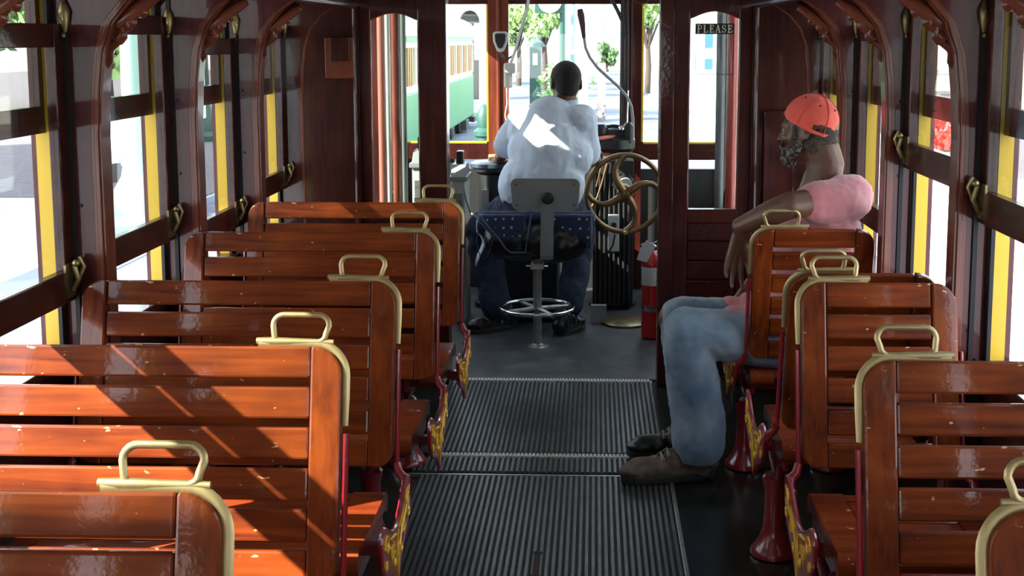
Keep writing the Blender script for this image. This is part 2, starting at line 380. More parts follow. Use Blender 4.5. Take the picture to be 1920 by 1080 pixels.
def add_wall(side):
    wx = WL if side < 0 else WR; s = -side; nm = 'left' if side < 0 else 'right'
    o = -s
    X = lambda a: wx+s*a
    def bx(b, a0, a1, y0, y1, z0, z1): b.box((min(X(a0), X(a1)), y0, z0), (max(X(a0), X(a1)), y1, z1))
    b = MB(); bx(b, -.09, -.015, -2.2, 5.9, -.08, .70)
    bx(b, -.09, -.015, -2.2, 5.9, 1.735, 1.95); bx(b, -.09, 0, -2.2, -1.3, .70, 1.735); bx(b, -.09, -.0, 5.47, 5.9, .70, 1.8)
    tag(b.build('wall_'+nm, 'mahog_h'), kind='structure')
    b = MB(); bx(b, -.085, .012, -2.2, 5.45, .70, .725)
    tag(b.build('trim_%d' % (21 if side < 0 else 22), 'mahog_h', bevel=.004), kind='structure')          # window sill
    # longitudinal beam under the ceiling and the curved soffit outside it
    bxm = -1.06 if side < 0 else .705
    b = MB(); b.tube([(bxm, -2.2, 1.71), (bxm, 5.5, 1.71)], .022, 12); b.box((bxm-.03, -2.2, 1.715), (bxm+.03, 5.5, 1.80))
    tag(b.build('trim_%d' % (23 if side < 0 else 24), 'mahog_h', smooth=.6), kind='structure')
    b = MB(); pr = [(0, 1.735), (.10, 1.745), (.20, 1.76), (abs(bxm-wx), 1.79), (abs(bxm-wx), 1.82), (.0, 1.80)]
    b.prism(pr, -2.2, 5.5, lambda u, v, d: (X(u), d, v)); tag(b.build('trim_%d' % (25 if side < 0 else 26), 'mahog_h', smooth=.5), kind='structure')
    if side < 0: tops = {0: .975, 1: .915, 2: .986, 3: .952, 4: 1.25, 5: 1.25, 6: 1.25, 7: .96, 8: .96}
    else: tops = {0: .97, 1: .965, 2: 1.232, 3: 1.172, 4: .97, 5: .97, 6: .97, 7: .97, 8: .97}
    for k in range(9):
        y1 = ribs[k]; y0 = ribs[k+1]+RT
        w = empty('window_%d' % (k+1+(9 if side > 0 else 0)), (wx, (y0+y1)/2, .725), kind='structure'); off = (wx, (y0+y1)/2, .725)
        zt = tops[k]; zb = zt-.085; z2 = zt+.585; z3 = z2+.06
        f = MB(off)
        a0, a1 = -.012, .016
        st = .055
        bx(f, a0, a1, y0, y0+st, zb, z3); bx(f, a0, a1, y1-st, y1, zb, z3)
        bx(f, a0, a1, y0+st, y1-st, zb, zt); bx(f, a0, a1, y0+st, y1-st, z2, z3)
        f.build('sash_frame', 'mahog_h', w, bevel=.003)
        g = MB(off); bx(g, 0, .003, y0+st, y1-st, zt, z2); g.build('pane', 'glass', w)
        # lifting latch on the far stile
        l = MB(off); yl = y1-.035; zl = zt-.02
        bx(l, .016, .022, yl-.034, yl+.028, zl-.05, zl+.04)
        l.tube([(X(.03), yl-.012, zl-.03), (X(.045), yl-.012, zl), (X(.035), yl-.012, zl+.035)], .007, 8)
        l.tube([(X(.03), yl+.012, zl-.02), (X(.05), yl+.014, zl+.03), (X(.038), yl+.012, zl+.055)], .0065, 8)
        l.ell((X(.04), yl-.012, zl+.042), .010)
        l.build('sash_latch', 'oldbrass', w, smooth=.8)
        # black sash track, yellow outer jamb
        t = MB(off); bx(t, .016, .028, y1-.008, y1+.0, .72, 1.70); bx(t, -.022, -.012, y1-.03, y1, .725, 1.735); t.build('sash_track', 'blackmatte', w)
        j = MB(off); bx(j, -.062, -.022, y1-.02, y1+RT+.02, .70, 1.735)
        if k == 8: bx(j, -.062, -.022, y0-.05, y0, .70, 1.735)
        j.build('yellow_jamb', 'yellow', w)
        j = MB(off); bx(j, -.078, -.062, y1-.012, y1+RT+.012, .70, 1.735); j.build('outer_edge', 'ribpaint', w)
        # fixed outer upper sash
        f = MB(off); bx(f, -.060, -.035, y0, y1-.02, 1.315, 1.385); bx(f, -.060, -.035, y1-.045, y1-.02, 1.385, 1.735); bx(f, -.060, -.035, y0, y0+.02, 1.385, 1.735)
        f.build('outer_sash_rail', 'mahog_h', w)
        g = MB(off); bx(g, -.05, -.047, y0+.02, y1-.045, 1.385, 1.72); g.build('outer_pane', 'glass2', w)
        # header with rounded corners
        hd = MB(off); n = 12; zt_ = 1.735
        def hz(u): return 1.665+.055*math.sin(PI*u)**.6
        top = [(y0+(y1-y0)*i/n, hz(i/n)) for i in range(n+1)]
        hd.prism(top+[(y1, 1.80), (y0, 1.80)], -.03, .0, lambda u, v, d: (X(d), u, v)); hd.build('arched_header', 'mahog_h', w)
for sd in (-1, 1): add_ribs(sd); add_wall(sd)

# ------------------------------------------------------------------ ceiling, rear
b = MB(); n = 14; up = []; dn = []
for i in range(n+1):
    a = PI*i/n; x = -.1775-.9025*math.cos(a); z = 1.80+.30*math.sin(a)**.7
    up.append((x, z+.03)); dn.append((x, z))
b.prism(dn+up[::-1], -2.2, 5.6, lambda u, v, d: (u, d, v)); tag(b.build('ceiling', 'ceil', smooth=.6), kind='structure')
b = MB(); b.box((-1.35, 5.5, 2.04), (.98, 7.9, 2.10)); tag(b.build('ceiling_front', 'ceil'), kind='structure')
b = MB(); b.box((WL, -2.25, -.05), (WR, -2.2, 1.0)); b.box((WL, -2.25, 1.62), (WR, -2.2, 2.15))
for x0, x1 in ((WL, -1.1), (-.75, -.5), (.1, .35), (.7, WR)): b.box((x0, -2.25, 1.0), (x1, -2.2, 1.62))
tag(b.build('wall_rear', 'mahog'), kind='structure')

# ------------------------------------------------------------------ front partition with its two glazed doors
YB0, YB1 = 5.44, 5.50
def bpx(px): return P(px, 300, YB0).x
def bz(py): return P(1115, py, YB0).z
XA, XB_, XC, XD = bpx(672), bpx(697), bpx(787), bpx(840)
XE, XF, XG, XH = bpx(1235), bpx(1290), bpx(1383), bpx(1410)
b = MB(); b.box((WL, YB0+.01, 0), (XA, YB1, 1.80)); b.box((WL, YB0-.004, .0), (XA, YB0+.01, .70))
tag(b.build('wall_front_left', 'mahog'), kind='structure')
b = MB(); b.box((XH, YB0+.01, 0), (WR, YB1, 1.80)); tag(b.build('wall_front_right', 'mahog'), kind='structure')
b = MB(); b.box((XA, YB0, 1.76), (XH, YB1, 2.15)); tag(b.build('wall_front_lintel', 'mahog'), kind='structure')
for i, x in enumerate((XA-.02, XH-.01)):
    b = MB(); b.box((x, YB0-.02, 0), (x+.035, YB1+.01, 1.78)); b.tube([(x+.0175, YB0-.022, 0), (x+.0175, YB0-.022, 1.78)], .010, 8)
    tag(b.build('trim_%d' % (27+i), 'mahog', smooth=.6), kind='structure')
def gdoor(n, x0, x1, gx0, gx1, zg0, zg1, boards):
    d = empty('door_%d' % n, ((x0+x1)/2, YB0, 0), kind='structure'); off = ((x0+x1)/2, YB0, 0)
    rise = .035; K = 12
    archp = [(gx1+(gx0-gx1)*i/K, zg1-rise+rise*math.sin(PI*i/K)) for i in range(K+1)]
    f = lambda u, v, dd: (u, dd, v)
    b = MB(off); y0, y1 = YB0, YB1-.012
    b.box((x0, y0, 0), (gx0, y1, 1.77)); b.box((gx1, y0, 0), (x1, y1, 1.77)); b.box((gx0, y0, zg0-.06), (gx1, y1, zg0))
    b.prism(archp+[(gx0, 1.77), (gx1, 1.77)], y0, y1, f)
    b.build('door_frame', 'mahog', d, bevel=.003)
    b = MB(off); b.box((gx0, y0+.02, zg0), (gx1, y0+.024, zg1)); b.build('pane', 'glass', d)
    # bead around the glass
    b = MB(off); o = [(gx0, zg0), (gx1, zg0)]+archp[0:]; b.tube([(u, y0+.004, v) for u, v in o], .0045, 6, closed=True); b.build('glass_bead', 'mould', d, smooth=.8)
    b = MB(off); zz = zg0-.06; b.box((gx0, y0+.022, 0), (gx1, y1-.012, zg0-.05))
    h = .088; k = 0
    while zz > .02:
        z0 = max(.0, zz-h+.004); b.box((gx0-.0, y0+.008, z0), (gx1+.0, y1-.01, zz)); zz -= h
    b.build('lower_boards', 'mahog_h' if not boards else M['seatwood'], d, bevel=.005)
    return d
zgt = bz(20); zgb = bz(392)
d1 = gdoor(1, XA+.015, XC+.0, XB_, XC, zgb, bz(23), False)
d2 = gdoor(2, bpx(1262), XH-.01, XF, XG, zgb, zgt, False)
# posts beside the opening
for i, (a, c) in enumerate(((XC, XD), (XE, bpx(1262)))):
    b = MB(); b.box((a, YB0-.03, 0), (c, YB1+.02, 1.80)); tag(b.build('trim_%d' % (29+i), 'mahog', bevel=.006), kind='structure')
# black notice band on the glass of door_2 with the word
sx0, sx1, sz0, sz1 = bpx(1301), bpx(1373), bz(64), bz(44)
off2 = Vector(C.objects['door_2'].location)
b = MB(off2); b.box((sx0, YB0+.016, sz0), (sx1, YB0+.0195, sz1)); 
b.box((sx0, YB0+.018, bz(140)), (sx0+.0025, YB0+.0195, sz0)); b.box((sx1-.0025, YB0+.018, bz(140)), (sx1, YB0+.0195, sz0)); b.box((sx0, YB0+.018, bz(140)), (sx1, YB0+.0195, bz(140)+.0025))
sg = b.build('notice_sticker', 'blackmatte', C.objects['door_2'])
LET = {'P': [('v', .16), ('s', .16, 0), ('s', .16, 1), ('p', [(.20, .96), (.48, .98), (.68, .88), (.68, .62), (.48, .50), (.20, .50)])],
       'L': [('v', .16), ('s', .16, 0), ('s', .16, 1), ('p', [(.16, .04), (.66, .04), (.72, .26)])],
       'E': [('v', .16), ('s', .16, 0), ('s', .16, 1), ('p', [(.16, .04), (.66, .04), (.72, .24)]), ('p', [(.16, .96), (.64, .96), (.68, .78)]), ('p', [(.2, .51), (.50, .51)]), ('p', [(.50, .40), (.50, .62)])],
       'A': [('p', [(.12, 0), (.40, 1)]), ('w', [(.40, 1), (.68, 0)]), ('p', [(.22, .34), (.58, .34)]), ('s', .12, 0), ('s', .68, 0)],
       'S': [('p', [(.64, .74), (.60, .92), (.38, .99), (.16, .88), (.18, .66)]), ('w', [(.18, .66), (.40, .54), (.62, .38)]), ('p', [(.62, .38), (.64, .16), (.42, .02), (.18, .08), (.13, .28)])]}
b = MB(off2); word = 'PLEASE'; lw = (sx1-sx0-.010)/6; lh = (sz1-sz0)*.70; zb_ = sz0+(sz1-sz0)*.15
def stroke(p, q, w):
    p = Vector((p[0], 0, p[1])); q = Vector((q[0], 0, q[1])); d = (q-p).normalized(); nn = Vector((-d.z, 0, d.x))*w/2; e = d*w*.3
    c = [p-nn-e, q-nn+e, q+nn+e, p+nn-e]; b.faces([v+Vector((0, YB0+.0148, 0)) for v in c]+[v+Vector((0, YB0+.0162, 0)) for v in c], [(0, 1, 2, 3), (7, 6, 5, 4), (0, 4, 5, 1), (1, 5, 6, 2), (2, 6, 7, 3), (3, 7, 4, 0)])
for i, chx in enumerate(word):
    ox = sx0+.007+i*lw; m = lambda p: (ox+p[0]*lw*1.08, zb_+p[1]*lh)
    for el in LET[chx]:
        if el[0] == 'v': stroke(m((el[1]+.06, 0)), m((el[1]+.06, 1)), lw*.20)
        elif el[0] == 's': stroke(m((el[1]-.13, el[2])), m((el[1]+.20, el[2])), lw*.07)
        else:
            for u_, v_ in zip(el[1][:-1], el[1][1:]): stroke(m(u_), m(v_), lw*(.20 if el[0] == 'w' else .11))
b.build('lettering', mat('cream_lettering', (.75, .72, .62), .6), sg)
# small wooden box on the left partition
b0 = P(610, 147, YB0-.03); b1 = P(665, 70, YB0-.03)
o = empty('wall_box', ((b0.x+b1.x)/2, YB0, b0.z), 'small wooden wall box high on the left front partition', 'box')
b = MB(o.location); b.box((b0.x, YB0-.03, b0.z), (b1.x, YB0+.01, b1.z)); b.build('box_body', 'mould', o, bevel=.003)
b = MB(o.location); b.box((b0.x+.025, YB0-.036, b0.z+.075), (b1.x-.025, YB0-.029, b1.z)); b.build('sliding_cover', 'mahog', o, bevel=.002)
b = MB(); b.box((P(1432,207,YB0).x, YB0-.02, P(1432, 425, YB0).z), (P(1490,207,YB0).x, YB0+.012, P(1432,207,YB0).z))
tag(b.build('wooden_wall_panel', 'mahog', bevel=.004), 'raised dark wooden panel behind the passenger in the coral cap', 'wall panel')

# ------------------------------------------------------------------ driver's platform
YF = 7.60
def fx(px): return P(px, 200, YF).x
def fz(py): return P(1000, py, YF).z
ztop = fz(8); zs = fz(268); zr = fz(298); zg = fz(316)
posts = [(-1.27, -1.17), (fx(917), fx(955)), (fx(1162), fx(1202)), (.75, .85)]
for i, (a, c) in enumerate(posts):
    b = MB(); b.box((a, YF-.05, 0), (c, YF+.03, 1.88)); b.tube([((a+c)/2, YF-.055, .0), ((a+c)/2, YF-.055, 1.88)], .012, 8)
    tag(b.build('trim_%d' % (31+i), M['mould'] if i in (1,) else M['mahog'], smooth=.6), kind='structure')
b = MB(); b.box((-1.27, YF-.04, zr), (.85, YF+.02, zs)); tag(b.build('trim_35', 'mahog_h', bevel=.004), kind='structure')
b = MB(); b.box((-1.27, YF-.04, ztop), (.85, YF+.02, 2.06)); tag(b.build('trim_36', 'mahog_h', bevel=.004), kind='structure')
b = MB(); b.box((-1.27, YF-.02, 0), (.85, YF+.03, zg)); b.box((posts[1][0], YF-.02, zg), (posts[2][1], YF+.03, zr)); b.box((-1.27, YF-.02, zg), (-.87, YF+.03, zr))
tag(b.build('wall_platform', 'blackmatte'), kind='structure')
for i in range(3):
    a, c = posts[i][1], posts[i+1][0]
    w = empty('window_%d' % (20+i), ((a+c)/2, YF, zs), kind='structure')
    b = MB(w.location); b.box((a, YF-.005, zs), (c, YF, ztop)); b.build('pane', 'glass', w)
    if i != 1:
        b = MB(w.location)
        e = c-.012 if i == 0 else a
        b.box((e, YF-.03, zs), (e+.012, YF+.01, ztop)); b.box((a, YF-.03, zs), (c, YF+.01, zs+.010)); b.build('yellow_sash_edge', 'yellow', w)
# platform sides: folding door leaves
for sd, x in ((-1, -1.25), (1, .83)):
    b = MB(); 
    for y in (5.62, 6.35, 6.95): b.box((x-.02, y, 0), (x+.02, y+.05, 2.0))
    b.box((x-.02, 5.5, 1.98), (x+.02, YF, 2.06));     tag(b.build('door_%d' % (3 if sd < 0 else 4), 'mahog'), kind='structure'); b = MB(); b.box((x-.02, 5.5, -.02), (x+.02, YF, .62)); tag(b.build('wall_platform_%s' % ('left' if sd < 0 else 'right'), 'blackmatte'), kind='structure')
    g = MB(); g.box((x-.002, 5.67, .60), (x+.002, YF, 1.98)); tag(g.build('window_%d' % (24 if sd < 0 else 25), 'glass2'), kind='structure')
# folded door leaf seen through the left partition glass
for nm, pxa, pxb, Y, m, l in (('folding_door_post', 707, 722, 6.5, mat('reddish_post', (.30, .09, .06), .35, coat=.5), 'reddish wooden door post seen through the left partition glass'),
                              ('folding_door_post', 733, 749, 6.3, 'mould', 'middle brown door post seen through the left partition glass'),
                              ('steel_grab_post', 751, 761, 6.4, mat('grey_green_post', (.12, .14, .13), .4, .3), 'grey metal post right of the brown post behind the left partition glass'),
                              ('steel_grab_post', 723, 731, 6.6, mat('pale_post', (.42, .43, .38), .4, .3), 'pale metal post between the two wooden posts behind the left partition glass'),
                              ('folding_door_post', 1363, 1383, 6.6, mat('red_lit_post', (.34, .03, .025), .35, coat=.5), 'bright red door post behind the right partition glass'),
                              ('steel_grab_post', 1343, 1360, 6.8, mat('slate_post', (.10, .11, .12), .4, .3), 'slate grey post behind the notice on the right partition glass')):
    a = P(pxa, 200, Y).x; c = P(pxb, 200, Y).x
    b = MB(); r = (c-a)/2
    pts = [(a+r+r*math.cos(q)*1, Y+.03+.03*math.sin(q)) for q in [2*PI*i/14 for i in range(14)]]
    b.prism(pts, 0, 1.86, lambda u, v, d: (u, v, d)); tag(b.build(nm, m, smooth=.7), l, 'post')

# ------------------------------------------------------------------ slatted walk-over seats
def make_seat(W, side, s, label, group):
    """side: direction from the aisle edge to the wall; s=+1: back on the far side, -1: back on the near side"""
    root = empty('slatted_tram_seat', (0, 0, 0), label, 'seat', group)
    X = lambda u: side*u
    y0, z0, y1, z1 = s*.22, .465, s*.32, .93
    L = math.hypot(y1-y0, z1-z0); dv = Vector((0, (y1-y0)/L, (z1-z0)/L)); dn = Vector((0, -dv.z, dv.y))   # dn: towards the camera
    Q = lambda u, v, w: Vector((X(u), y0, z0))+dv*v+dn*w
    back = empty('seat_back', (0, 0, 0)); back.parent = root
    sw = .064; r = .058; f = lambda u, v, d: Q(u, v, d)
    pa = [(sw, 0)]+[(sw, L)]+arc(r, L-r, r, PI/2, PI, 8)+arc(r*.7, r*.7, r*.7, PI, 1.5*PI, 6)
    pb = [(W-u, v) for u, v in pa]
    for p in (pa, pb):
        b = MB(); b.prism(p, -.014, .014, f); b.build('stile', 'seatwood_v', back, bevel=.005)
    n = 6; h = .0645; pit_ = (L-h)/(n-1)
    for i in range(n):
        v0 = i*pit_; b = MB()
        b.prism([(sw+.001, v0), (W-sw-.001, v0), (W-sw-.001, v0+h), (sw+.001, v0+h)], -.009, .009, f)
        b.build('slat', 'seatwood', back, bevel=.005)
    # brass capping strip with its grab loop, over the aisle corner
    b = MB(); e = .006
    path = [(.175, L+e), (.12, L+e), (r, L+e)]+arc(r, L-r, r+e, PI/2, PI, 8)[1:]+[(-e, L-.10), (-e, .315)]
    b.tube([Q(u, v, 0) for u, v in path], [.0055]+[.0045]*(len(path)-2)+[.0035], 8, flat=2.2, up=(1, 0, 0) if False else dn)
    b.build('brass_strip', 'brass', back, smooth=.9)
    b = MB(); a0, a1, hh = .030, .146, .053; c = .022
    lp = arc(a0+c, L+.012+hh-c, c, PI, PI/2, 5)+arc(a1-c, L+.012+hh-c, c, PI/2, 0, 5)+arc(a1-c*.8, L+.012+c*.6, c*.7, 0, -PI/2, 5)+arc(a0+c, L+.012+c*.6, c*.7, -PI/2, -PI, 5)
    b.tube([Q(u, v, 0) for u, v in lp], .0048, 8, closed=True, flat=1.25, up=dn)
    b.tube([Q(.180, L+.011, 0), (Q(.150, L+.010, 0)), Q(.02, L+.009, 0)], [.005, .0065, .004], 8, flat=1.4, up=dn)
    b.build('grab_handle', 'brass', back, smooth=.9)
    # iron arms, aisle side and wall side
    for k, (ua, dirn) in enumerate(((-.010, -1), (W+.010, 1))):
        b = MB()
        b.tube([Q(ua, .30, 0), Q(ua, .15, 0), Q(ua, .03, 0), Q(ua, 0, 0)], .0065, 8, flat=1.7, up=(1, 0, 0))
        b.tube([Q(ua, .01, 0), Q(ua+dirn*.006, -.012, 0)+Vector((0, -s*.004, 0)), Vector((X(ua+dirn*.022), s*.205, .44)), Vector((X(ua+dirn*.026), s*.19, .415)), Vector((X(ua+dirn*.024), s*.13, .385)), Vector((X(ua+dirn*.022), s*.03, .35)), Vector((X(ua+dirn*.022), 0, .34))],
               [.011, .012, .013, .014, .012, .011, .012], 8)
        b.ell((X(ua+dirn*.024), s*.185, .41), .016); b.ell((X(ua+dirn*.022), 0, .34), .018)
        b.build('iron_arm', 'iron', root, smooth=.9)
    # seat pan
    pan = empty('seat_pan', (0, 0, 0)); pan.parent = root
    d = .205
    prof = [(-d+.03, .412), (d-.03, .412)]+[(d-.03+.03*math.sin(q), .382+.03*math.cos(q)) for q in (.5, 1.0, 1.57, 2.1, 2.6)]+[(d-.05, .372), (-d+.05, .372)]+[(-d+.03-.03*math.sin(q), .382+.03*math.cos(q)) for q in (2.6, 2.1, 1.57, 1.0, .5)]
    for a0, a1 in ((0.012, .095), (W-.06, W-.005)):
        b = MB(); b.prism(prof, a0, a1, lambda u, v, w: (X(w), u, v)); b.build('pan_end_board', 'panwood', pan, smooth=.7)
    m = 6; sl = (2*d-.01)/m
    for i in range(m):
        ya = -d+.005+i*sl+.003; yb = ya+sl-.006; zt = .410
        b = MB()
        if i in (0, m-1):
            q = (ya, yb); yo = ya if i == 0 else yb; yi = yb if i == 0 else ya; sg = -1 if i == 0 else 1
            pr = [(yi, zt), (yo-sg*.022, zt), (yo-sg*.006, zt-.007), (yo, zt-.022), (yo-sg*.008, zt-.036), (yi, zt-.036)]
            b.prism(pr, .097, W-.062, lambda u, v, w: (X(w), u, v)); b.build('pan_slat', 'panwood', pan, smooth=.8)
        else:
            b.box((min(X(.097), X(W-.062)), ya, zt-.02), (max(X(.097), X(W-.062)), yb, zt)); b.build('pan_slat', 'panwood', pan, bevel=.004)
    # scrolled end plate with gilt ornament
    for k, (up_, dirn) in enumerate(((-.040, -1), (W+.028, 1))):
        if k == 1: continue
        out = [(-.205, .43), (-.195, .452), (-.17, .458), (-.13, .440), (-.09, .418), (-.045, .402), (0, .398), (.045, .402), (.09, .418), (.13, .440), (.17, .458), (.195, .452), (.205, .43), (.198, .385), (.165, .345), (.12, .325), (.075, .31), (.035, .285), (.012, .258), (0, .25), (-.012, .258), (-.035, .285), (-.075, .31), (-.12, .325), (-.165, .345), (-.198, .385)]
        g = lambda u, v, w: (X(w), u, v)
        plate = MB().prism(out, up_-.005, up_+.005, g).build('end_plate', 'iron', root, bevel=.003)
        b = MB(); b.tube([(X(up_-.002), u, v) for u, v in out], .0055, 6, closed=True, up=(1, 0, 0)); b.build('plate_rim', 'iron', plate, smooth=.9)
        b = MB(); xx = X(up_-.0062)
        def scr(cy, cz, r0, turns, a0, sg):
            pts = [(xx, cy+sg*(r0*(1-i/22))*math.cos(a0+turns*2*PI*i/20), cz+(r0*(1-i/22))*math.sin(a0+turns*2*PI*i/20)) for i in range(21)]
            b.tube(pts, [.0022+.0022*math.sin(PI*i/20) for i in range(21)], 5, flat=1.0)
        for sg in (-1, 1):
            scr(sg*.150, .410, .027, 1.4, 0, sg); scr(sg*.085, .370, .026, 1.3, 2.2, sg); scr(sg*.045, .330, .022, 1.2, 1.2, sg); scr(sg*.165, .372, .016, 1.1, 3, sg)
            b.tube([(xx, sg*.19, .43), (xx, sg*.12, .39), (xx, sg*.06, .375), (xx, sg*.02, .34)], [.002, .004, .005, .002], 5)
            b.tube([(xx, sg*.02, .385), (xx, sg*.05, .395), (xx, sg*.10, .405)], [.003, .005, .002], 5)
        b.tube([(xx, 0, .385), (xx, 0, .33), (xx, 0, .27)], [.002, .006, .002], 6)
        b.ell((xx, 0, .34), (.004, .014, .022))
        b.build('gilt_scrollwork', 'gold', plate, smooth=.9)
    # under frame
    b = MB()
    for u in ((.02, W-.03) if side > 0 else (.02, .14, W-.07)): b.box((min(X(u), X(u+.014)), -.17, .318), (max(X(u), X(u+.014)), .17, .372))
    b.box((min(X(-.03), X(W+.02)), -.014, .325), (max(X(-.03), X(W+.02)), .014, .353))
    b.box((min(X(.02), X(W-.02)), -.13, .325), (max(X(.02), X(W-.02)), -.115, .350)); b.box((min(X(.02), X(W-.02)), .115, .325), (max(X(.02), X(W-.02)), .13, .350))
    for yy in (-.12, .12): b.tube([(X(.02 if side > 0 else .14), yy, .33), (X(.025 if side > 0 else .16), yy*.6, .27), (X(.03 if side > 0 else .17), 0, .235)], .012, 8)
    for yy in (-.12, .12): b.tube([(X(W-.06), yy, .33), (X(W-.065), yy*.6, .27), (X(W-.09), 0, .235)], .012, 8)
    b.build('under_frame', 'iron', root, bevel=.003)
    for u in ((.022, W-.07) if side > 0 else (.17, W-.12)):
        b = MB(); b.lathe([(.070, 0), (.070, .012), (.062, .022), (.046, .045), (.034, .08), (.030, .13), (.030, .20), (.036, .225), (.038, .24), (.030, .25)], (X(u), 0, 0), (0, 0, 1), 22)
        b.build('pedestal', 'iron', root, smooth=.8)
    return root
gL = 'two-person slatted seats along the left windows'; gR = 'single slatted seats along the right windows'
XLs, XRs = -.515, .53
labL = ['farthest double seat on the left, its varnished back nearest the driver', 'double slatted seat on the left, second back from the driver',
        'middle double slatted seat of the left row, three backs from the front', 'large double slatted seat back with slanting sun stripes on the left',
        'nearest double seat at the bottom left corner, only its top rail and loop in view']
pl = make_seat(.825, -1, 1, labL[0], gL)
for i, (yt) in enumerate((4.686, 3.945, 3.133, 2.451, 1.635)):
    o = pl if i == 0 else copy_tree(pl); o['label'] = labL[i]; o.location = (XLs, yt-.32, 0)
pr = make_seat(.40, 1, -1, 'single slatted seat the passenger in the coral cap leans his arm on', gR); pr.location = (XRs+.005, 4.06+.32, 0)
o = copy_tree(pr); o['label'] = 'dark backed single seat standing back to back behind another, brass loops touching'; o.location = (XRs, 3.285+.32, 0)
pq = make_seat(.40, 1, 1, 'single slatted seat on the right facing the camera, third from the bottom corner', gR)
labR = ['single seat on the right facing us, just in front of its back to back twin', 'single slatted seat on the right with chipped slats, second nearest', 'nearest single seat cut off by the bottom right corner']
for i, (x, yt) in enumerate(((XRs+.008, 3.160), (XRs, 2.38), (XRs, 1.606))):
    o = pq if i == 0 else copy_tree(pq); o['label'] = labR[i]; o.location = (x, yt-.32, 0)

# ------------------------------------------------------------------ driver's equipment
# stool
SY = 6.10; sx = -.285
st = empty('driver_stool', (sx, SY, 0), 'swivel driver stool with grey back pad, blue dotted cushion and chrome foot ring', 'stool')
b = MB(); b.lathe([(.058, 0), (.058, .006), (.03, .014), (.022, .02), (.022, .40), (.027, .40), (.027, .43), (.017, .435), (.017, .52)], (0,0,0), seg=18); b.build('pole', 'steel', st, smooth=.7)
b = MB(); b.box((-.035, -.03, .405), (.035, .03, .435)); b.tube([(-.06, 0, .42), (.055, 0, .42)], .008, 8); b.build('clamp', 'chrome', st, bevel=.004)
b = MB(); R0 = .185; b.tube([(R0*math.cos(a), R0*math.sin(a), .205) for a in [2*PI*i/36 for i in range(36)]], .0095, 8, closed=True); b.build('foot_ring', 'chrome', st, smooth=.9)
for a in (.5, .5+PI/2, .5+PI, .5+1.5*PI):
    b = MB(); b.tube([(0, 0, .20), (R0*math.cos(a), R0*math.sin(a), .195)], .012, 8); b.build('ring_spoke', 'steel', st, smooth=.9)
b = MB(); b.cap((-.17, -.02, .555), (.17, -.02, .555), .10, .10); b.cap((-.17, .13, .56), (.17, .13, .56), .085, .085); b.ell((.08, -.09, .56), (.18, .06, .09)); b.ell((.10, -.08, .52), (.15, .05, .07))
blob(b, 'vinyl_cushion', 'vinyl', st, .009, 4, [(.06, .022)])
def stoolP(px, py, y): return P(px, py, SY+y)-Vector((sx, SY, 0))
# dotted cloth pad over it
b = MB(); rows = []
topl = [stoolP(q, w, y) for q, w, y in ((899, 405, -.10), (905, 398, .02), (960, 396, .10), (1060, 396, .10), (1105, 398, .02), (1112, 405, -.10))]
b.cap(stoolP(905, 408, -.03), stoolP(1105, 408, -.03), .035, .035); b.cap(stoolP(912, 412, .1), stoolP(1100, 412, .1), .03, .03)
b.cap(stoolP(903, 410, -.07), stoolP(948, 458, -.10), .022, .022); b.cap(stoolP(1108, 410, -.07), stoolP(1106, 462, -.08), .02, .016)
b.prism([(0, 0), (1, 0), (1, 1), (0, 1)], 0, 1, lambda u, v, d: stoolP(903+(950-903)*v+(985-903-(950-903)*v)*u+d*0, 402+(470-402)*v, -.085-.03*d-.02*math.sin(PI*u)) if True else 0)
b.prism([(0, 0), (1, 0), (1, 1), (0, 1)], 0, 1, lambda u, v, d: stoolP(1012+98*u+(8-8*u)*v, 402+v*(16+46*u), -.095-.03*d-.015*math.sin(PI*u)))
blob(b, 'dotted_cushion', 'bluecloth', st, .009, 3, [(.08, .012)])
b = MB(); b.tube([stoolP(q, w, -.125) for q, w in ((898, 404), (915, 425), (935, 447), (948, 466), (958, 474), (985, 474))], .0055, 6)
PIP = mat('frayed_grey_blue_piping', (.10, .13, .20), .9); b.tube([stoolP(q, w, -.125) for q, w in ((985, 474), (990, 440), (996, 402))], .004, 6); b.build('cushion_piping', PIP, st, smooth=.9)
b = MB(); b.tube([stoolP(q, w, -.10) for q, w in ((1112, 404), (1114, 430), (1110, 460))], .004, 6); b.build('cushion_piping', PIP, st, smooth=.9)
b = MB(); b.tube([stoolP(q, w, -.11) for q, w in ((897, 430), (893, 455), (900, 480), (910, 487), (918, 470), (925, 445))], .0022, 6); b.build('hanging_cord', mat('blue_grey_cord', (.06, .08, .13), .9), st, smooth=.9)
b = MB(); q0 = stoolP(957, 395, -.17); q1 = stoolP(1088, 335, -.17); r = .03; w_, h_ = q1.x-q0.x, q1.z-q0.z
rp = arc(w_-r, h_-r, r, 0, PI/2, 5)+arc(r, h_-r, r, PI/2, PI, 5)+arc(r*1.3, r, r, PI, 1.5*PI, 5)+arc(w_-r*1.3, r, r, 1.5*PI, 2*PI, 5)
b.prism(rp, 0, .022, lambda u, v, d: Vector((q0.x+u, q0.y+d-.015*math.cos(PI*(u/w_-.5)), q0.z+v))); b.build('back_pad', 'greyplastic', st, bevel=.004)
b = MB()
for u in (.03, w_-.03):
    for v in (.03, h_-.03): b.lathe([(.004, 0), (.004, .003)], (q0.x+u, q0.y-.010, q0.z+v), (0, -1, 0), 8)
b.build('rivets', 'blackmatte', st)
b = MB(); c = stoolP(1027, 371, -.19); b.lathe([(.026, 0), (.030, .006), (.030, .018), (.02, .026)], c, (0, -1, 0), 14); b.build('knob', 'black', st, smooth=.6)
b = MB(); pts = [stoolP(1027, 362, -.185), stoolP(1026, 410, -.19), stoolP(1025, 480, -.19), stoolP(1025, 486, -.18), Vector((0, -.05, .455))]
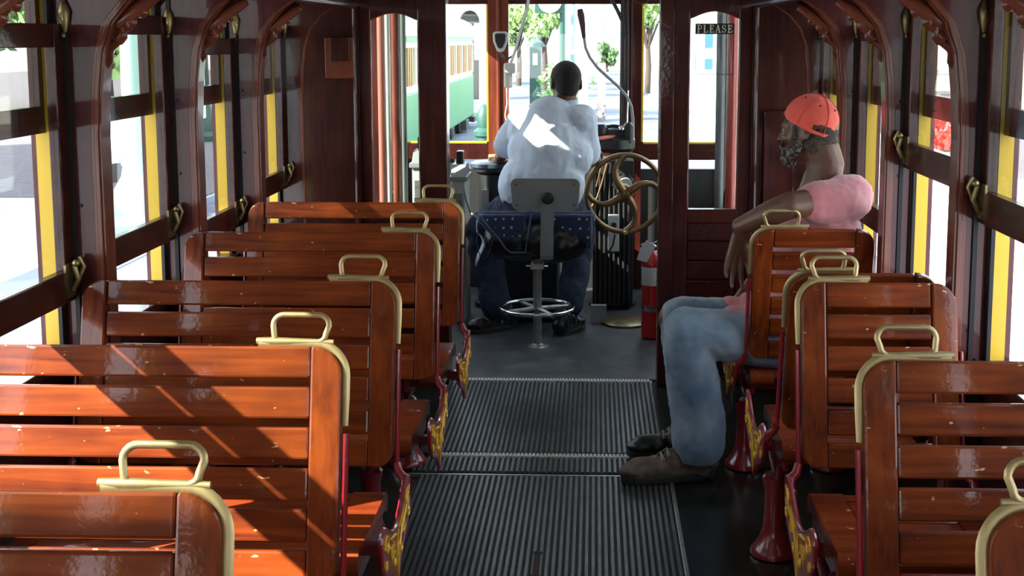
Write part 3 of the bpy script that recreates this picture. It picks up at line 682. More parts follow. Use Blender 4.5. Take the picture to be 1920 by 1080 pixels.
for i in range(len(pts)-1):
    a, c = pts[i], pts[i+1]; b.faces([a+Vector((-.032, 0, 0)), a+Vector((.032, 0, 0)), c+Vector((.032, 0, 0)), c+Vector((-.032, 0, 0)), a+Vector((-.032, .007, 0)), a+Vector((.032, .007, 0)), c+Vector((.032, .007, 0)), c+Vector((-.032, .007, 0))],
            [(0,1,2,3),(7,6,5,4),(0,4,5,1),(1,5,6,2),(2,6,7,3),(3,7,4,0)])
b.build('back_support_bar', 'greyplastic', st)
# dark cabinet in front of the driver's legs
b = MB(); p0 = P(938, 480, 6.62); p1 = P(1046, 480, 6.62); b.box((p0.x, 6.62, .004), (p1.x, 7.0, .56)); tag(b.build('equipment_case', mat('navy_black_case', (.012, .016, .026), .6), bevel=.02), 'dark box standing on the platform between the driver\'s legs', 'box')
# black control column with dials, right of the driver
ct = empty('brake_controller', tuple(P(1150, 500, 7.0).to_2d())+(0,), 'black control column with a red handled lever right of the driver', 'controller'); off = ct.location
def K(px, py, Y=7.0): return P(px, py, Y)
b = MB(off); a = K(1112, 300); c = K(1188, 300); b.box((a.x, 6.95, .03), (c.x, 7.25, K(1112, 300).z)); 
for px in range(1116, 1188, 9): b.tube([(K(px, 300).x, 6.945, .03), (K(px, 300).x, 6.945, .80)], .008, 6)
b.build('column', 'blackmatte', ct, bevel=.008)
b = MB(off); b.lathe([(.14, 0), (.14, .02), (.12, .03), (.12, .0)], ((a.x+c.x)/2, 7.1, .004), seg=20); b.build('base_plate', 'blackmatte', ct)
b = MB(off); b.lathe([(.11, 0), (.125, .02), (.125, .07), (.10, .09), (.05, .10), (.05, .13), (.03, .14)], (K(1150, 285).x, 7.06, K(1150, 285).z), seg=24)
b.lathe([(.04, 0), (.05, .02), (.05, .09), (.03, .11)], (K(1124, 275).x, 7.0, K(1124, 262).z-.02), seg=16); b.lathe([(.03, 0), (.03, .10), (.015, .12)], (K(1178, 275).x, 7.0, K(1178, 262).z-.02), seg=16)
b.tube([K(1120, 240), K(1150, 236), K(1180, 240)], .010, 8); b.box((K(1120,240).x, 6.99, K(1120, 262).z), (K(1183,240).x, 7.10, K(1120, 240).z-.01)); b.build('valve_head', 'black', ct, smooth=.6)
b = MB(off); b.tube([K(1152, 256, 6.98), K(1135, 258, 6.92), K(1122, 260, 6.88)], [.010, .013, .011], 10); b.build('red_grip', 'redgrip', ct, smooth=.9)
b = MB(off); b.lathe([(.012, 0), (.02, .01), (.02, .02), (.008, .03)], K(1165, 246, 6.98), seg=12); b.tube([K(1166, 244, 6.98), K(1176, 230, 6.98), K(1178, 170, 7.3)], .003, 6); b.build('lever_nut', 'chrome', ct, smooth=.6)
b = MB(off); cc = K(1172, 345, 6.94); b.lathe([(.055, 0), (.055, .02), (.045, .024)], cc, (0, -1, 0), 24); b.build('gauge', 'black', ct)
b = MB(off); b.lathe([(.040, 0), (.038, .002)], cc+Vector((0, -.025, 0)), (0, -1, 0), 24); b.build('gauge_face', 'palegrey', ct)
b = MB(off); b.tube([K(1140, 300, 6.93), K(1128, 345, 6.92), K(1120, 370, 6.92), K(1108, 390, 6.92)], .006, 8); b.tube([K(1130, 300, 6.93), K(1118, 350, 6.92)], .004, 8); b.build('copper_pipe', 'bronze', ct, smooth=.9)
# junction box with switches
b = MB(); a = K(1140, 472, 6.86); c = K(1161, 405, 6.86); b.box((a.x, 6.86, a.z), (c.x, 6.93, c.z)); o = b.build('junction_box', 'palegrey', bevel=.004); tag(o, 'tall pale junction box with black cable behind the hand wheel', 'electrical box')
b = MB(); b.box((K(1147,430,6.85).x, 6.85, K(1147,430,6.85).z), (K(1155,418,6.85).x, 6.862, K(1155,418,6.85).z)); b.tube([K(1150, 425, 6.85), K(1153, 440, 6.82), K(1149, 460, 6.83), K(1140, 475, 6.85)], .005, 6); b.build('black_cable', 'black', o)
# hand wheel
wc = P(1172, 363, 6.55); hw = empty('hand_brake_wheel', wc, 'bronze four-spoked hand brake wheel with curved spokes right of the driver', 'wheel')
R1 = .208; T = Euler((0, 0, .12)).to_matrix()
W3 = lambda x, z, y=0: T @ Vector((x, y, z))
b = MB(); b.tube([W3(R1*math.cos(a), R1*math.sin(a)) for a in [2*PI*i/44 for i in range(44)]], .0145, 10, closed=True); b.build('rim', 'bronze', hw, smooth=.9)
for k in range(4):
    b = MB(); ca, sa = math.cos(-k*PI/2), math.sin(-k*PI/2); pts = []
    for (u, v) in ((-.06, .08), (-.15, .22), (-.24, .38), (-.27, .55), (-.24, .72), (-.14, .87), (-.02, .98)): pts.append(W3((u*ca-v*sa)*R1, (u*sa+v*ca)*R1, -.014*(1-v)))
    b.tube(pts, [.024, .021, .018, .0155, .0145, .015, .018], 10, flat=1.0); b.build('spoke', 'bronze', hw, smooth=.9)
b = MB(); b.lathe([(.045, -.02), (.05, 0), (.042, .02), (.02, .024), (.02, .034), (.008, .038)], (0, 0, 0), T @ Vector((0, -1, 0)), 20); b.build('hub', 'bronze', hw, smooth=.6)
b = MB(); b.lathe([(.008, 0), (.013, .01), (.010, .028)], W3(0, -R1, -.012), T @ Vector((0, -1, 0)), 12); b.build('winding_knob', 'brass', hw, smooth=.6)
b = MB(); b.tube([W3(0, 0, .02), W3(0, 0, .42)], .018, 10); b.build('shaft', 'black', hw, smooth=.9)
# power controller on the left of the driver with its flat round top
c0 = P(925, 305, 7.05); pc = empty('power_controller', (c0.x, 7.05, 0), 'dark round topped power controller left of the driver', 'controller')
b = MB(); b.lathe([(.115, 0), (.115, .03), (.085, .04), (.085, c0.z-.07), (.11, c0.z-.05), (.11, c0.z-.03)], (0, 0, .004), seg=24); b.build('drum', 'black', pc, smooth=.6)
b = MB(); b.lathe([(.125, c0.z-.03), (.135, c0.z-.02), (.135, c0.z), (.11, c0.z+.012), (.03, c0.z+.018)], (0, 0, 0), seg=28); b.build('round_top', mat('worn_blue_black_iron', (.03, .045, .06), .35, coat=.3), pc, smooth=.6)
b = MB(); b.tube([(-.02, 0, c0.z+.015), (-.02, -.02, c0.z+.04), (.05, -.03, c0.z+.045), (.09, -.03, c0.z+.05)], .012, 8); b.build('handle', 'brass', pc, smooth=.9)
b = MB(); b.box((-.06, -.10, .45), (-.02, -.08, .70)); b.build('cover_bar', 'steel', pc)
# silver fare boxes left
for (x0, x1, yt, yb, Y, l) in ((772, 800, 296, 640, 6.3, 'silver fare box seen through the left partition door'), (845, 872, 322, 640, 6.6, 'tall silver fare box beside the left door post')):
    a = P(x0, yt, Y); c = P(x1, yt, Y); fbx = empty('fare_box', ((a.x+c.x)/2, Y, .004), l, 'fare box', 'silver fare boxes by the partition'); o_ = fbx.location
    w_ = c.x-a.x; 
    b = MB(); b.box((-w_/2, -.0, 0), (w_/2, .24, a.z-.05)); b.build('case', 'palegrey', fbx, bevel=.008)
    b = MB(); b.box((-w_/2+.012, -.006, .25), (w_/2-.012, 0, a.z-.12)); b.build('steel_front', 'steel', fbx, bevel=.002)
    b = MB(); b.box((-w_/2-.012, -.015, a.z-.055), (w_/2+.012, .25, a.z-.03)); b.prism([(-.01, a.z-.03), (.24, a.z-.03), (.20, a.z+.03), (.06, a.z+.03)], -w_/2, w_/2, lambda u, v, d: (d, u, v)); b.build('lid', 'greyplastic', fbx, bevel=.003)
    b = MB(); b.box((-w_/4, .08, a.z+.03), (w_/4, .16, a.z+.10)); b.build('coin_slot', 'black', fbx, bevel=.006)
b = MB(); b.tube([P(868, 345, 6.5), P(874, 375, 6.45), P(882, 398, 6.45), P(893, 408, 6.4), P(905, 404, 6.4)], .006, 8); tag(b.build('grey_cable', 'greyplastic', smooth=.9), 'grey cable looping from the fare box towards the stool', 'cable')
b = MB(); a = P(868, 250, 6.9)
# CB microphone, handset box, cords
cb = P(938, 78, 7.35); mk = empty('radio_microphone', cb, 'chrome faced hand microphone hanging on the left windscreen post', 'microphone')
b = MB(); o0 = cb
sh = [(-.045, .05), (-.03, .06), (.03, .06), (.045, .05), (.042, 0), (.02, -.055), (0, -.065), (-.02, -.055), (-.042, 0)]
b.prism(sh, 0, .035, lambda u, v, d: (u, d, v)); b.build('mic_body', 'palegrey', mk, bevel=.006)
b = MB(); b.prism([(u*.7, v*.72+.005) for u, v in sh], -.004, .001, lambda u, v, d: (u, d, v)); b.build('mic_grille', 'black', mk)
b = MB(); pts = [P(x, y, 7.36)-o0 for x, y in ((938, 98), (943, 108), (950, 112), (962, 104), (973, 85), (980, 55), (986, 20), (988, -8))]; b.tube(pts, .006, 8); b.build('coiled_cord', 'black', mk, smooth=.9)
b = MB(); a = P(945, 165, 7.40); c = P(966, 118, 7.40); b.box((a.x, 7.40, a.z), (a.x+(c.x-a.x)*.72, 7.47, c.z)); b.box((a.x, 7.38, P(0, 137, 7.4).z), (c.x, 7.47, c.z)); tag(b.build('handset_cradle', 'palegrey', bevel=.01), 'grey handset cradle below the hand microphone', 'box')
b = MB(); b.tube([P(x, y, 7.38) for x, y in ((950, 165), (951, 195), (947, 215), (951, 235), (949, 262))], .005, 6); tag(b.build('hanging_cable', 'palegrey', smooth=.9), 'thin pale cable below the grey handset cradle', 'cable')
b = MB(); b.tube([P(x, y, 7.34) for x, y in ((958, 118), (966, 95), (976, 60), (989, 15), (992, -10))], .009, 6); tag(b.build('hanging_cable', 'palegrey', smooth=.9), 'thick pale cable crossing the windscreen corner beside the black coiled cord', 'cable')
g = empty('gooseneck_microphone', P(1186, 262, 7.2), 'black gooseneck microphone arching over the windscreen', 'microphone'); o_ = g.location
b = MB(o_); gp = [(1187, 262), (1187, 225), (1184, 200), (1175, 180), (1160, 163), (1140, 145), (1120, 127), (1106, 108), (1098, 90), (1094, 65)]
b.tube([P(x, y, 7.2) for x, y in gp], .0085, 8); b.build('gooseneck', 'greyplastic', g, smooth=.9)
b = MB(o_); b.tube([P(x, y, 7.2) for x, y in ((1095, 72), (1092, 45), (1089, 28), (1087, 17))], [.010, .017, .021, .016], 12); b.build('foam_tip', mat('brown_foam', (.05, .02, .018), .8), g, smooth=.9)
b = MB(); 
for dx in (0, 8): b.tube([P(1168+dx, y, 7.5) for y in (-10, 60, 140, 200, 240)], .010, 6)
b.tube([P(x, y, 7.5) for x, y in ((1145, -5), (1158, 20), (1168, 42), (1172, 70))], .012, 6); tag(b.build('cable_bundle', 'blackmatte', smooth=.9), 'bundle of black cables down the right windscreen post', 'cable')
b = MB(); b.tube([P(x, y, 7.3) for x, y in ((1186, -6), (1192, 2), (1202, 7), (1212, 4), (1220, -4))], .006, 6); tag(b.build('ceiling_cable', 'blackmatte', smooth=.9), 'black cable loop hanging at the top edge right of the windscreen', 'cable')
# fire extinguisher
fe = P(1222, 600, 6.3); ex = empty('fire_extinguisher', (fe.x, 6.3, .004), 'red fire extinguisher with a white label and hanging tag', 'fire extinguisher')
z0 = P(1222, 606, 6.3).z; zt = P(1222, 463, 6.3).z
b = MB(); hgt = zt-.02; b.lathe([(.045, 0), (.055, .01), (.055, hgt-.07), (.045, hgt-.03), (.02, hgt)], (0, 0, 0), seg=24); b.build('cylinder', 'red', ex, smooth=.7)
b = MB(); b.lathe([(.0562, hgt-.18), (.0562, hgt-.085)], (0, 0, 0), seg=24); b.build('white_label', 'paper', ex, smooth=.7)
b = MB(); b.lathe([(.0565, .15), (.0575, .155), (.0575, .175), (.0565, .18)], (0, 0, 0), seg=24); b.box((-.02, -.066, .15), (.02, -.055, .18)); b.build('steel_clamp', 'chrome', ex, smooth=.7)
b = MB(); b.lathe([(.02, hgt), (.022, hgt+.02), (.012, hgt+.03)], (0,0,0), seg=12); b.tube([(-.0, 0, hgt+.03), (-.03, -.03, hgt+.045), (-.06, -.05, hgt+.03)], .007, 6); b.tube([(0, 0, hgt+.03), (.03, .0, hgt+.05), (.04, .0, hgt+.02)], .006, 6); b.build('valve_lever', 'chrome', ex, smooth=.8)
b = MB(); q = [P(x, y, 6.2)-Vector((fe.x, 6.3, .004)) for x, y in ((1213, 450), (1230, 462), (1213, 492), (1194, 487), (1200, 466))]
b.faces(q+[v+Vector((0, .002, 0)) for v in q], [(0,1,2,3,4), (9,8,7,6,5), (0,5,6,1), (1,6,7,2), (2,7,8,3), (3,8,9,4), (4,9,5,0)]); b.build('inspection_tag', 'paper', ex)
# floor plate, pedals
b = MB(); a = P(1108, 613, 6.62); b.box((a.x, 6.62, .004), (P(1137, 613, 6.62).x, 6.66, P(1108, 573, 6.62).z)); tag(b.build('metal_kick_plate', 'greyplastic'), 'small grey metal plate standing right of the driver\'s shoe', 'plate')
b = MB(); b.lathe([(.13, 0), (.13, .012), (.11, .02)], (P(1172, 605, 6.6).x, 6.62, .004), seg=28); tag(b.build('floor_flange', 'oldbrass', smooth=.6), 'round dark floor flange beneath the hand wheel', 'flange')

# ------------------------------------------------------------------ people
def hand(b, wrist, dirn, side, pnorm, scale=1.0, curl=.5, spread=.1, fingers=None, thumb=True, thumb_dir=None):
    """a palm, four bent fingers of their own lengths and a thumb.  dirn: wrist to knuckles, side: towards the thumb, pnorm: out of the palm"""
    w = Vector(wrist); d = Vector(dirn).normalized(); n = Vector(pnorm); n = (n-d*n.dot(d)).normalized(); t = Vector(side); t = (t-d*t.dot(d)-n*t.dot(n)).normalized()
    s = scale
    for k in range(4):
        o = (1.5-k)*.019*s
        b.cap(w+t*(o*.6), w+d*.085*s+t*o, .0145*s, .0125*s, 10)
    b.ell(w+d*.045*s, (.036*s, .045*s, .014*s), Matrix((t, d, n)).transposed())
    Ls = [(.040, .025, .020), (.045, .029, .022), (.042, .027, .021), (.033, .020, .018)]
    cu = fingers or [curl]*4
    for k in range(4):
        p = w+d*(.085-.004*abs(k-1))*s+t*((1.5-k)*.0205*s); ang = 0; dd = (d+t*(1.5-k)*spread).normalized(); r = [.0098, .0088, .0080, .0068]
        pts = [p-dd*.012*s, p]; 
        for j, L in enumerate(Ls[k]):
            ang += cu[k]*(.7, 1.0, .7)[j]; v = dd*math.cos(ang)+n*math.sin(ang); p = p+v*L*s; pts.append(p)
        b.chain(pts, [r[0]*s, r[0]*s, r[1]*s, r[2]*s, r[3]*s], 10)
    td = Vector(thumb_dir) if thumb_dir else (d*.55+t*.75+n*.35); td.normalize()
    p0 = w+d*.02*s+t*.022*s; p1 = p0+td*.042*s; p2 = p1+(td*.8+d*.5).normalized()*.032*s; p3 = p2+(td*.6+d*.8+n*.2).normalized()*.026*s
    b.chain([p0, p1, p2, p3], [.016*s, .0125*s, .0108*s, .0085*s], 10)

def head(b, hc, fwd, up, s=1.0):
    """skull, jaw, nose, lips, brow, ears. hc: centre of skull"""
    f = Vector(fwd).normalized(); u = Vector(up); u = (u-f*u.dot(f)).normalized(); r = f.cross(u)
    R = Matrix((r, f, u)).transposed(); A = lambda x, y, z: Vector(hc)+R@Vector((x*s, y*s, z*s))
    def e(c, rad, rot=(0, 0, 0)): b.ell(A(*c), tuple(q*s for q in rad), R @ Euler(rot).to_matrix(), 18, 12)
    e((0, -.012, .025), (.074, .094, .083)); e((0, .02, -.01), (.066, .074, .075)); e((0, .032, -.062), (.050, .056, .045)); e((0, .060, -.088), (.028, .026, .018))
    e((0, .062, .022), (.052, .028, .030)); e((0, .084, .020), (.044, .010, .009))
    b.chain([A(0, .088, .012), A(0, .103, -.014), A(0, .108, -.026)], [.008*s, .010*s, .0125*s]); e((.012, .094, -.029), (.008, .010, .007)); e((-.012, .094, -.029), (.008, .010, .007))
    e((0, .089, -.052), (.023, .010, .0065)); e((0, .087, -.062), (.020, .010, .0070)); e((.040, .060, -.022), (.020, .022, .020)); e((-.040, .060, -.022), (.020, .022, .020))
    for q in (-1, 1):
        e((q*.077, -.012, -.002), (.008, .019, .031), (0, 0, q*.35)); e((q*.074, -.004, -.022), (.008, .012, .012)); b.tube([A(q*.080, -.024+.0*i, .0)+R@Vector((q*.004*s, (.016*math.cos(a)-.002)*s, (.027*math.sin(a)+.002)*s)) for i, a in enumerate([PI*.1+i*PI*1.5/9 for i in range(10)])], .0042*s, 6)
    return A, R

# ---- passenger: seated sideways, left arm over the seat back
pp = (.70, 4.30, 0); off = pp
man = empty('person', pp, 'person in coral cap, pink shirt and faded jeans seated sideways, arm over a seat back', 'person')
hip = Vector((.745, 4.34, .50)); chest = Vector((.80, 4.33, .84)); neck = Vector((.775, 4.33, 1.00))
shL = P(1592, 372, 4.20); shR = Vector((.80, 4.50, .965))
elL = P(1482, 385, 4.085); wrL = P(1388, 424, 4.16)
elR = Vector((.62, 4.56, .66)); wrR = Vector((.52, 4.44, .58))
knL = P(1276, 617, 4.22); anL = Vector((.375, 4.24, .10)); knR = P(1262, 598, 4.46); anR = Vector((.42, 4.47, .10))
hpL = Vector((.72, 4.26, .50)); hpR = Vector((.72, 4.45, .50))
hc = P(1517, 247, 4.36)
b = MB(off)
fw = Vector((-.82, .57, -.04)); A, R = head(b, hc, fw, Vector((.10, 0, 1)), 1.03)
b.chain([A(0, -.045, -.05), A(0, -.05, -.10)+Vector((.015, 0, -.01)), neck+Vector((.01, 0, -.01))], [.062, .062, .072])
b.chain([hip, (hip+chest)/2, chest], [.14, .135, .145]); b.cap(chest+Vector((0, -.06, .06)), chest+Vector((0, .07, .06)), .10, .10)
b.chain([shL, (shL+elL)/2, elL], [.050, .052, .046]); b.chain([elL, elL*.65+wrL*.35, wrL], [.046, .045, .030])
b.chain([shR, elR, wrR], [.052, .040, .027])
b.chain([hpL, knL, anL], [.078, .056, .042]); b.chain([hpR, knR, anR], [.078, .056, .042])
# hanging left hand: fingers down, palm turned to the camera and right
wh = P(1396, 440, 4.17); b.cap(wrL, wh, .029, .026)
hand(b, P(1391, 438, 4.17), P(1377, 530, 4.17)-P(1391, 438, 4.17), Vector((1, 0, 0)), Vector((.2, -1, .1)), 1.10, fingers=[.55, .34, .24, .42], spread=.12, thumb_dir=P(1424, 500, 4.12)-P(1404, 452, 4.17))
hand(b, wrR, Vector((-.8, -.4, -.35)), Vector((0, -.5, .5)), Vector((0, 0, -1)), 1.0, curl=.35)
blob(b, 'body', 'skin', man, .0052, 2)
# face details
for q in (-1, 1):
    b = MB(off); b.ell(A(q*.031, .0755, .008), (.010, .008, .006)); b.build('eye', 'eye', man, smooth=2)
# beard along jaw and mouth, hair below the cap
b = MB(off)
for (x, y, z, r_) in ((0, .078, -.088, .028), (.028, .066, -.082, .026), (-.028, .066, -.082, .026), (.048, .038, -.072, .024), (-.048, .038, -.072, .024), (.060, .010, -.055, .018), (-.060, .010, -.055, .018), (.066, .000, -.028, .012), (-.066, 0, -.028, .012), (.026, .088, -.050, .012), (-.026, .088, -.050, .012), (0, .094, -.043, .010), (0, .07, -.105, .022)):
    b.ell(A(x, y, z), r_)
blob(b, 'beard', 'beard', man, .005, 2, [(.008, .012)])
b = MB(off); b.ell(A(0, -.040, .0), (.069, .066, .052), R); b.ell(A(0, -.055, -.035), (.060, .052, .045), R); b.ell(A(0, -.052, -.066), (.060, .046, .042), R); b.ell(A(0, -.050, -.090), (.052, .040, .030), R); b.ell(A(.052, .018, .012), (.022, .020, .032), R); b.ell(A(-.052, .018, .012), (.022, .020, .032), R)
b.ell(A(0, .05, .04), (.055, .035, .02), R)
for q in (-1, 1): b.ell(A(q*.058, .022, -.022), (.014, .018, .030), R); b.ell(A(q*.050, -.035, -.035), (.022, .035, .045), R)
blob(b, 'hair', 'nape', man, .005, 2, [(.008, .004)])
# cap worn with the strap opening to the back
Rt = R @ Euler((.46, 0, 0)).to_matrix() @ Euler((0, 0, -.62)).to_matrix(); cpc = A(0, -.012, .045)
cap = []; 
b = MB(off); seg, rings = 64, 26
vs = []; fs = []
rx, ry, rz = .092, .106, .100
def opening(th, ph):      # th: azimuth (0 = +x local right, pi/2 = front, -pi/2 = back), ph: elevation
    return abs(((th+PI/2+PI) % (2*PI))-PI) < .46 and -.03 < ph < .14+.08*math.cos((((th+PI/2+PI) % (2*PI))-PI)*3.2)
for sgn, sc in ((0, 1.0), (1, .965)):
    for i in range(rings+1):
        ph = -.18+(PI/2+.18)*i/rings
        for k in range(seg):
            th = 2*PI*k/seg
            vs.append(cpc+Rt@Vector((rx*sc*math.cos(ph)*math.cos(th), ry*sc*math.cos(ph)*math.sin(th), rz*sc*math.sin(ph)*(1+.0*sgn)-.012)))
n0 = (rings+1)*seg
for sgn in (0, 1):
    for i in range(rings):
        for k in range(seg):
            ph = -.18+(PI/2+.18)*(i+.5)/rings; th = 2*PI*(k+.5)/seg
            if opening(th, ph): continue
            q = [sgn*n0+i*seg+k, sgn*n0+i*seg+(k+1) % seg, sgn*n0+(i+1)*seg+(k+1) % seg, sgn*n0+(i+1)*seg+k]
            fs.append(q if sgn == 0 else q[::-1])
for k in range(seg): fs.append((k, n0+k, n0+(k+1) % seg, (k+1) % seg))
b.faces(vs, fs); crown = b.build('cap', 'coral', man, smooth=2); crown['label'] = 'coral baseball cap'
crown.data.transform(Matrix.Identity(4))
tx = bpy.data.textures.new('capfolds', 'CLOUDS'); tx.noise_scale = .05; dm = crown.modifiers.new('d', 'DISPLACE'); dm.texture = tx; dm.strength = .012; dm.mid_level = .5
sb = crown.modifiers.new('s', 'SUBSURF'); sb.levels = 1; sb.render_levels = 1
b = MB(off)
for k in range(6):
    th = k*PI/3+PI/6; b.tube([cpc+Rt@Vector((rx*1.012*math.cos(ph)*math.cos(th), ry*1.012*math.cos(ph)*math.sin(th), rz*1.012*math.sin(ph)-.012)) for ph in [(-.1+1.62*i/10) for i in range(11)]], .0014, 5)
b.ell(cpc+Rt@Vector((0, 0, rz-.010)), .006); b.build('cap_seam', mat('coral_seam', (.75, .08, .05), .8), crown, smooth=2)
b = MB(off)
for k in range(6):
    th = k*PI/3+PI/3; ph = .85; b.ell(cpc+Rt@Vector((rx*1.02*math.cos(ph)*math.cos(th), ry*1.02*math.cos(ph)*math.sin(th), rz*1.02*math.sin(ph)-.012)), .0035)
b.build('eyelet', mat('dark_eyelet', (.12, .01, .01), .8), crown)
b = MB(off); n = 12; top = []
for i in range(n+1):
    th = PI/2+(-.75+1.5*i/n); top.append((th, 0))
vs = []; fs = []
for z in (0, -.004):
    for i in range(n+1):
        th = PI/2+(-.75+1.5*i/n)
        vs.append(cpc+Rt@Vector((rx*math.cos(th), ry*math.sin(th), -.026+z))); ex_ = .052*math.cos((th-PI/2)*1.9)
        vs.append(cpc+Rt@Vector((rx*math.cos(th)*1.0, ry*math.sin(th)+max(ex_, 0), -.030+z-.10*max(ex_, 0))))
m_ = 2*(n+1)
for i in range(n):
    a = 2*i; fs += [(a, a+1, a+3, a+2), (m_+a, m_+a+2, m_+a+3, m_+a+1), (a+1, m_+a+1, m_+a+3, a+3)]
b.faces(vs, fs); b.build('cap_brim', 'coral', crown, smooth=1)
# shirt
b = MB(off)
b.chain([hip+Vector((.0, 0, .02)), (hip+chest)/2, chest+Vector((0, 0, .0))], [.155, .152, .160], 18)
b.cap(hip+Vector((.0, -.05, .05)), hip+Vector((.0, .07, .05)), .145, .145)
b.chain([chest+Vector((0.01, -.07, .05)), chest+Vector((0.01, .08, .06))], [.118, .115], 18)
b.chain([chest+Vector((0, -.03, .07)), neck+Vector((.035, 0, .0))], [.10, .076], 18); b.chain([neck+Vector((.03, .0, .0)), shL+Vector((.01, .03, .015))], [.07, .068], 18); b.chain([neck+Vector((.03, .02, .0)), shR], [.07, .066], 18)
b.chain([shL+Vector((.01, .02, .0)), shL*.62+elL*.38, shL*.45+elL*.55], [.078, .074, .072], 18); b.chain([shR, shR*.5+elR*.5], [.068, .066], 18)
b.chain([hip+Vector((0, -.06, 0)), hip+Vector((-.16, -.06, .045)), hip+Vector((-.25, -.055, .065))], [.12, .092, .055], 18)
b.chain([hip+Vector((0, .09, 0)), hip+Vector((-.16, .11, .05)), hip+Vector((-.24, .11, .07))], [.11, .088, .05], 18)
blob(b, 'shirt', 'pink', man, .008, 3, [(.07, .014), (.02, .005)])
b = MB(off); ring_ = [shL*.45+elL*.55+(elL-shL).normalized()*.060]; 
# jeans
b = MB(off)
kl = knL; kr = knR
b.chain([hip+Vector((.02, -.05, -.01)), hpL, hpL*.5+kl*.5+Vector((0, 0, -.012)), kl+Vector((.03, 0, .0))], [.115, .108, .094, .078], 18)
b.chain([kl+Vector((.022, 0, -.005)), kl*.6+anL*.4+Vector((.012, 0, 0)), anL+Vector((.0, 0, .12)), anL+Vector((-.0, 0, .03))], [.084, .094, .096, .096], 18)
b.chain([hip+Vector((.02, .09, -.01)), hpR, hpR*.5+kr*.5, kr+Vector((.03, 0, 0))], [.115, .108, .096, .084], 18)
b.chain([kr+Vector((.022, 0, -.005)), kr*.5+anR*.5, anR+Vector((.02, 0, .12))], [.078, .082, .084], 18)
jeans = blob(b, 'jeans', 'denim', man, .008, 3, [(.11, .022), (.03, .006)])
def trim(o, z):                      # a clean hem
    bm = bmesh.new(); bm.from_mesh(o.data); zz = z-o.parent.location.z
    r_ = bmesh.ops.bisect_plane(bm, geom=bm.verts[:]+bm.edges[:]+bm.faces[:], plane_co=(0, 0, zz), plane_no=(0, 0, 1), clear_inner=True)
    bmesh.ops.holes_fill(bm, edges=[e for e in r_['geom_cut'] if isinstance(e, bmesh.types.BMEdge)]); bm.to_mesh(o.data); bm.free()
trim(jeans, .072)
b = MB(off)
pts = [kl+Vector((.062, -.085, -.09)), kl*.6+anL*.4+Vector((.035, -.092, 0)), anL+Vector((.02, -.094, .14)), anL+Vector((.02, -.098, -.0))]
# shoes
def shoe(toe, heel, w, h, m, sm, parent, name='shoe', laces=None):
    toe, heel = Vector(toe), Vector(heel); d = (toe-heel); L = d.length; d.normalize(); sd = Vector((-d.y, d.x, 0)); Z = Vector((0, 0, 1)); o_ = Vector(parent.location)
    q = lambda a, s_, z: heel+d*(a*L)+sd*s_+Z*z
    b = MB(o_)
    prof = [(.02, .36, .50, .55), (.12, .46, .52, .95), (.28, .48, .45, 1.0), (.45, .46, .40, .85), (.62, .50, .33, .62), (.78, .52, .28, .50), (.90, .44, .24, .42), (.97, .28, .18, .33)]
    for (a, ww, _, hh) in prof:
        r = w*ww; hz = h*hh; b.ell(q(min(a, .94), 0, .022+hz*.45), (r, L*.10, hz*.55), Matrix((sd, d, Z)).transposed(), 16, 10)
    b.cap(q(.17, 0, h*.55), q(.17, 0, h*.95), w*.42, w*.36); b.cap(q(.15, 0, .03), q(.82, 0, .03), w*.42, w*.46)
    s_ = blob(b, name, m, parent, .005, 3)
    b = MB(o_); out = []
    for i in range(28):
        t_ = 2*PI*i/28; a = .5+.52*math.cos(t_); ww = w*(.47 if a < .6 else .53)*(abs(math.sin(t_))**.6)*(1 if math.sin(t_) > 0 else -1); out.append((a, ww))
    b.prism(out, 0.0, .026, lambda u, v, dd: q(u, v, dd)); b.build('sole', sm, s_, bevel=.005)
    if laces:
        b = MB(o_)
        for i, a in enumerate((.50, .57, .64, .71)):
            zt_ = h*(.86-.14*i)+.020
            b.tube([q(a, -w*.28, zt_-.016), q(a+.01, 0, zt_+.004), q(a+.03, w*.28, zt_-.016)], .0035, 6)
            b.tube([q(a+.03, -w*.28, zt_-.018), q(a+.01, 0, zt_+.005), q(a, w*.28, zt_-.014)], .003, 6)
        b.tube([q(.50, 0, h*.92), q(.44, -w*.5, h*.8), q(.5, -w*.55, h*.5)], .003, 6); b.build('laces', laces, s_, smooth=2)
    return s_
shoe((.105, 4.175, .0085), (.425, 4.255, .0085), .115, .100, 'brownshoe', 'sole', man, laces='lace')
shoe((.135, 4.445, .0085), (.44, 4.48, .0085), .11, .095, 'blackshoe', 'sole', man, laces='lace')

# ---- driver, seen from behind on the stool
dp = (-.26, 6.15, 0); off = dp
dr = empty('person', dp, 'driver in a pale blue shirt and navy trousers on a stool, back to us', 'person')
hip = Vector((-.275, 6.22, .72)); mid = P(1027, 285, 6.26); chest = P(1030, 238, 6.32); 
shl = P(982, 222, 6.36); shr = P(1090, 222, 6.30); hc = P(1059, 158, 6.42)
ell_ = P(945, 282, 6.50); wrl = P(935, 300, 6.86); elr = P(1104, 300, 6.36); wrr = P(1112, 290, 6.66)
knl = P(903, 432, 6.58); anl = Vector((-.52, 6.42, .11)); knr = P(1088, 440, 6.62); anr = Vector((-.13, 6.45, .11))
b = MB(off); fw = Vector((-.30, .95, -.10)); A, R = head(b, hc, fw, Vector((.05, .08, 1)), .97)
b.chain([A(0, -.03, -.05), A(0, -.035, -.09), (shl+shr)/2+Vector((.015, 0, .03))], [.056, .055, .065])
b.chain([hip, mid, chest], [.135, .135, .14]); b.chain([shl, ell_, wrl], [.052, .042, .027]); b.chain([shr, elr, wrr], [.052, .042, .027])
b.chain([hip+Vector((-.09, .02, -.02)), knl, anl], [.085, .06, .042]); b.chain([hip+Vector((.09, .02, -.02)), knr, anr], [.085, .06, .042])
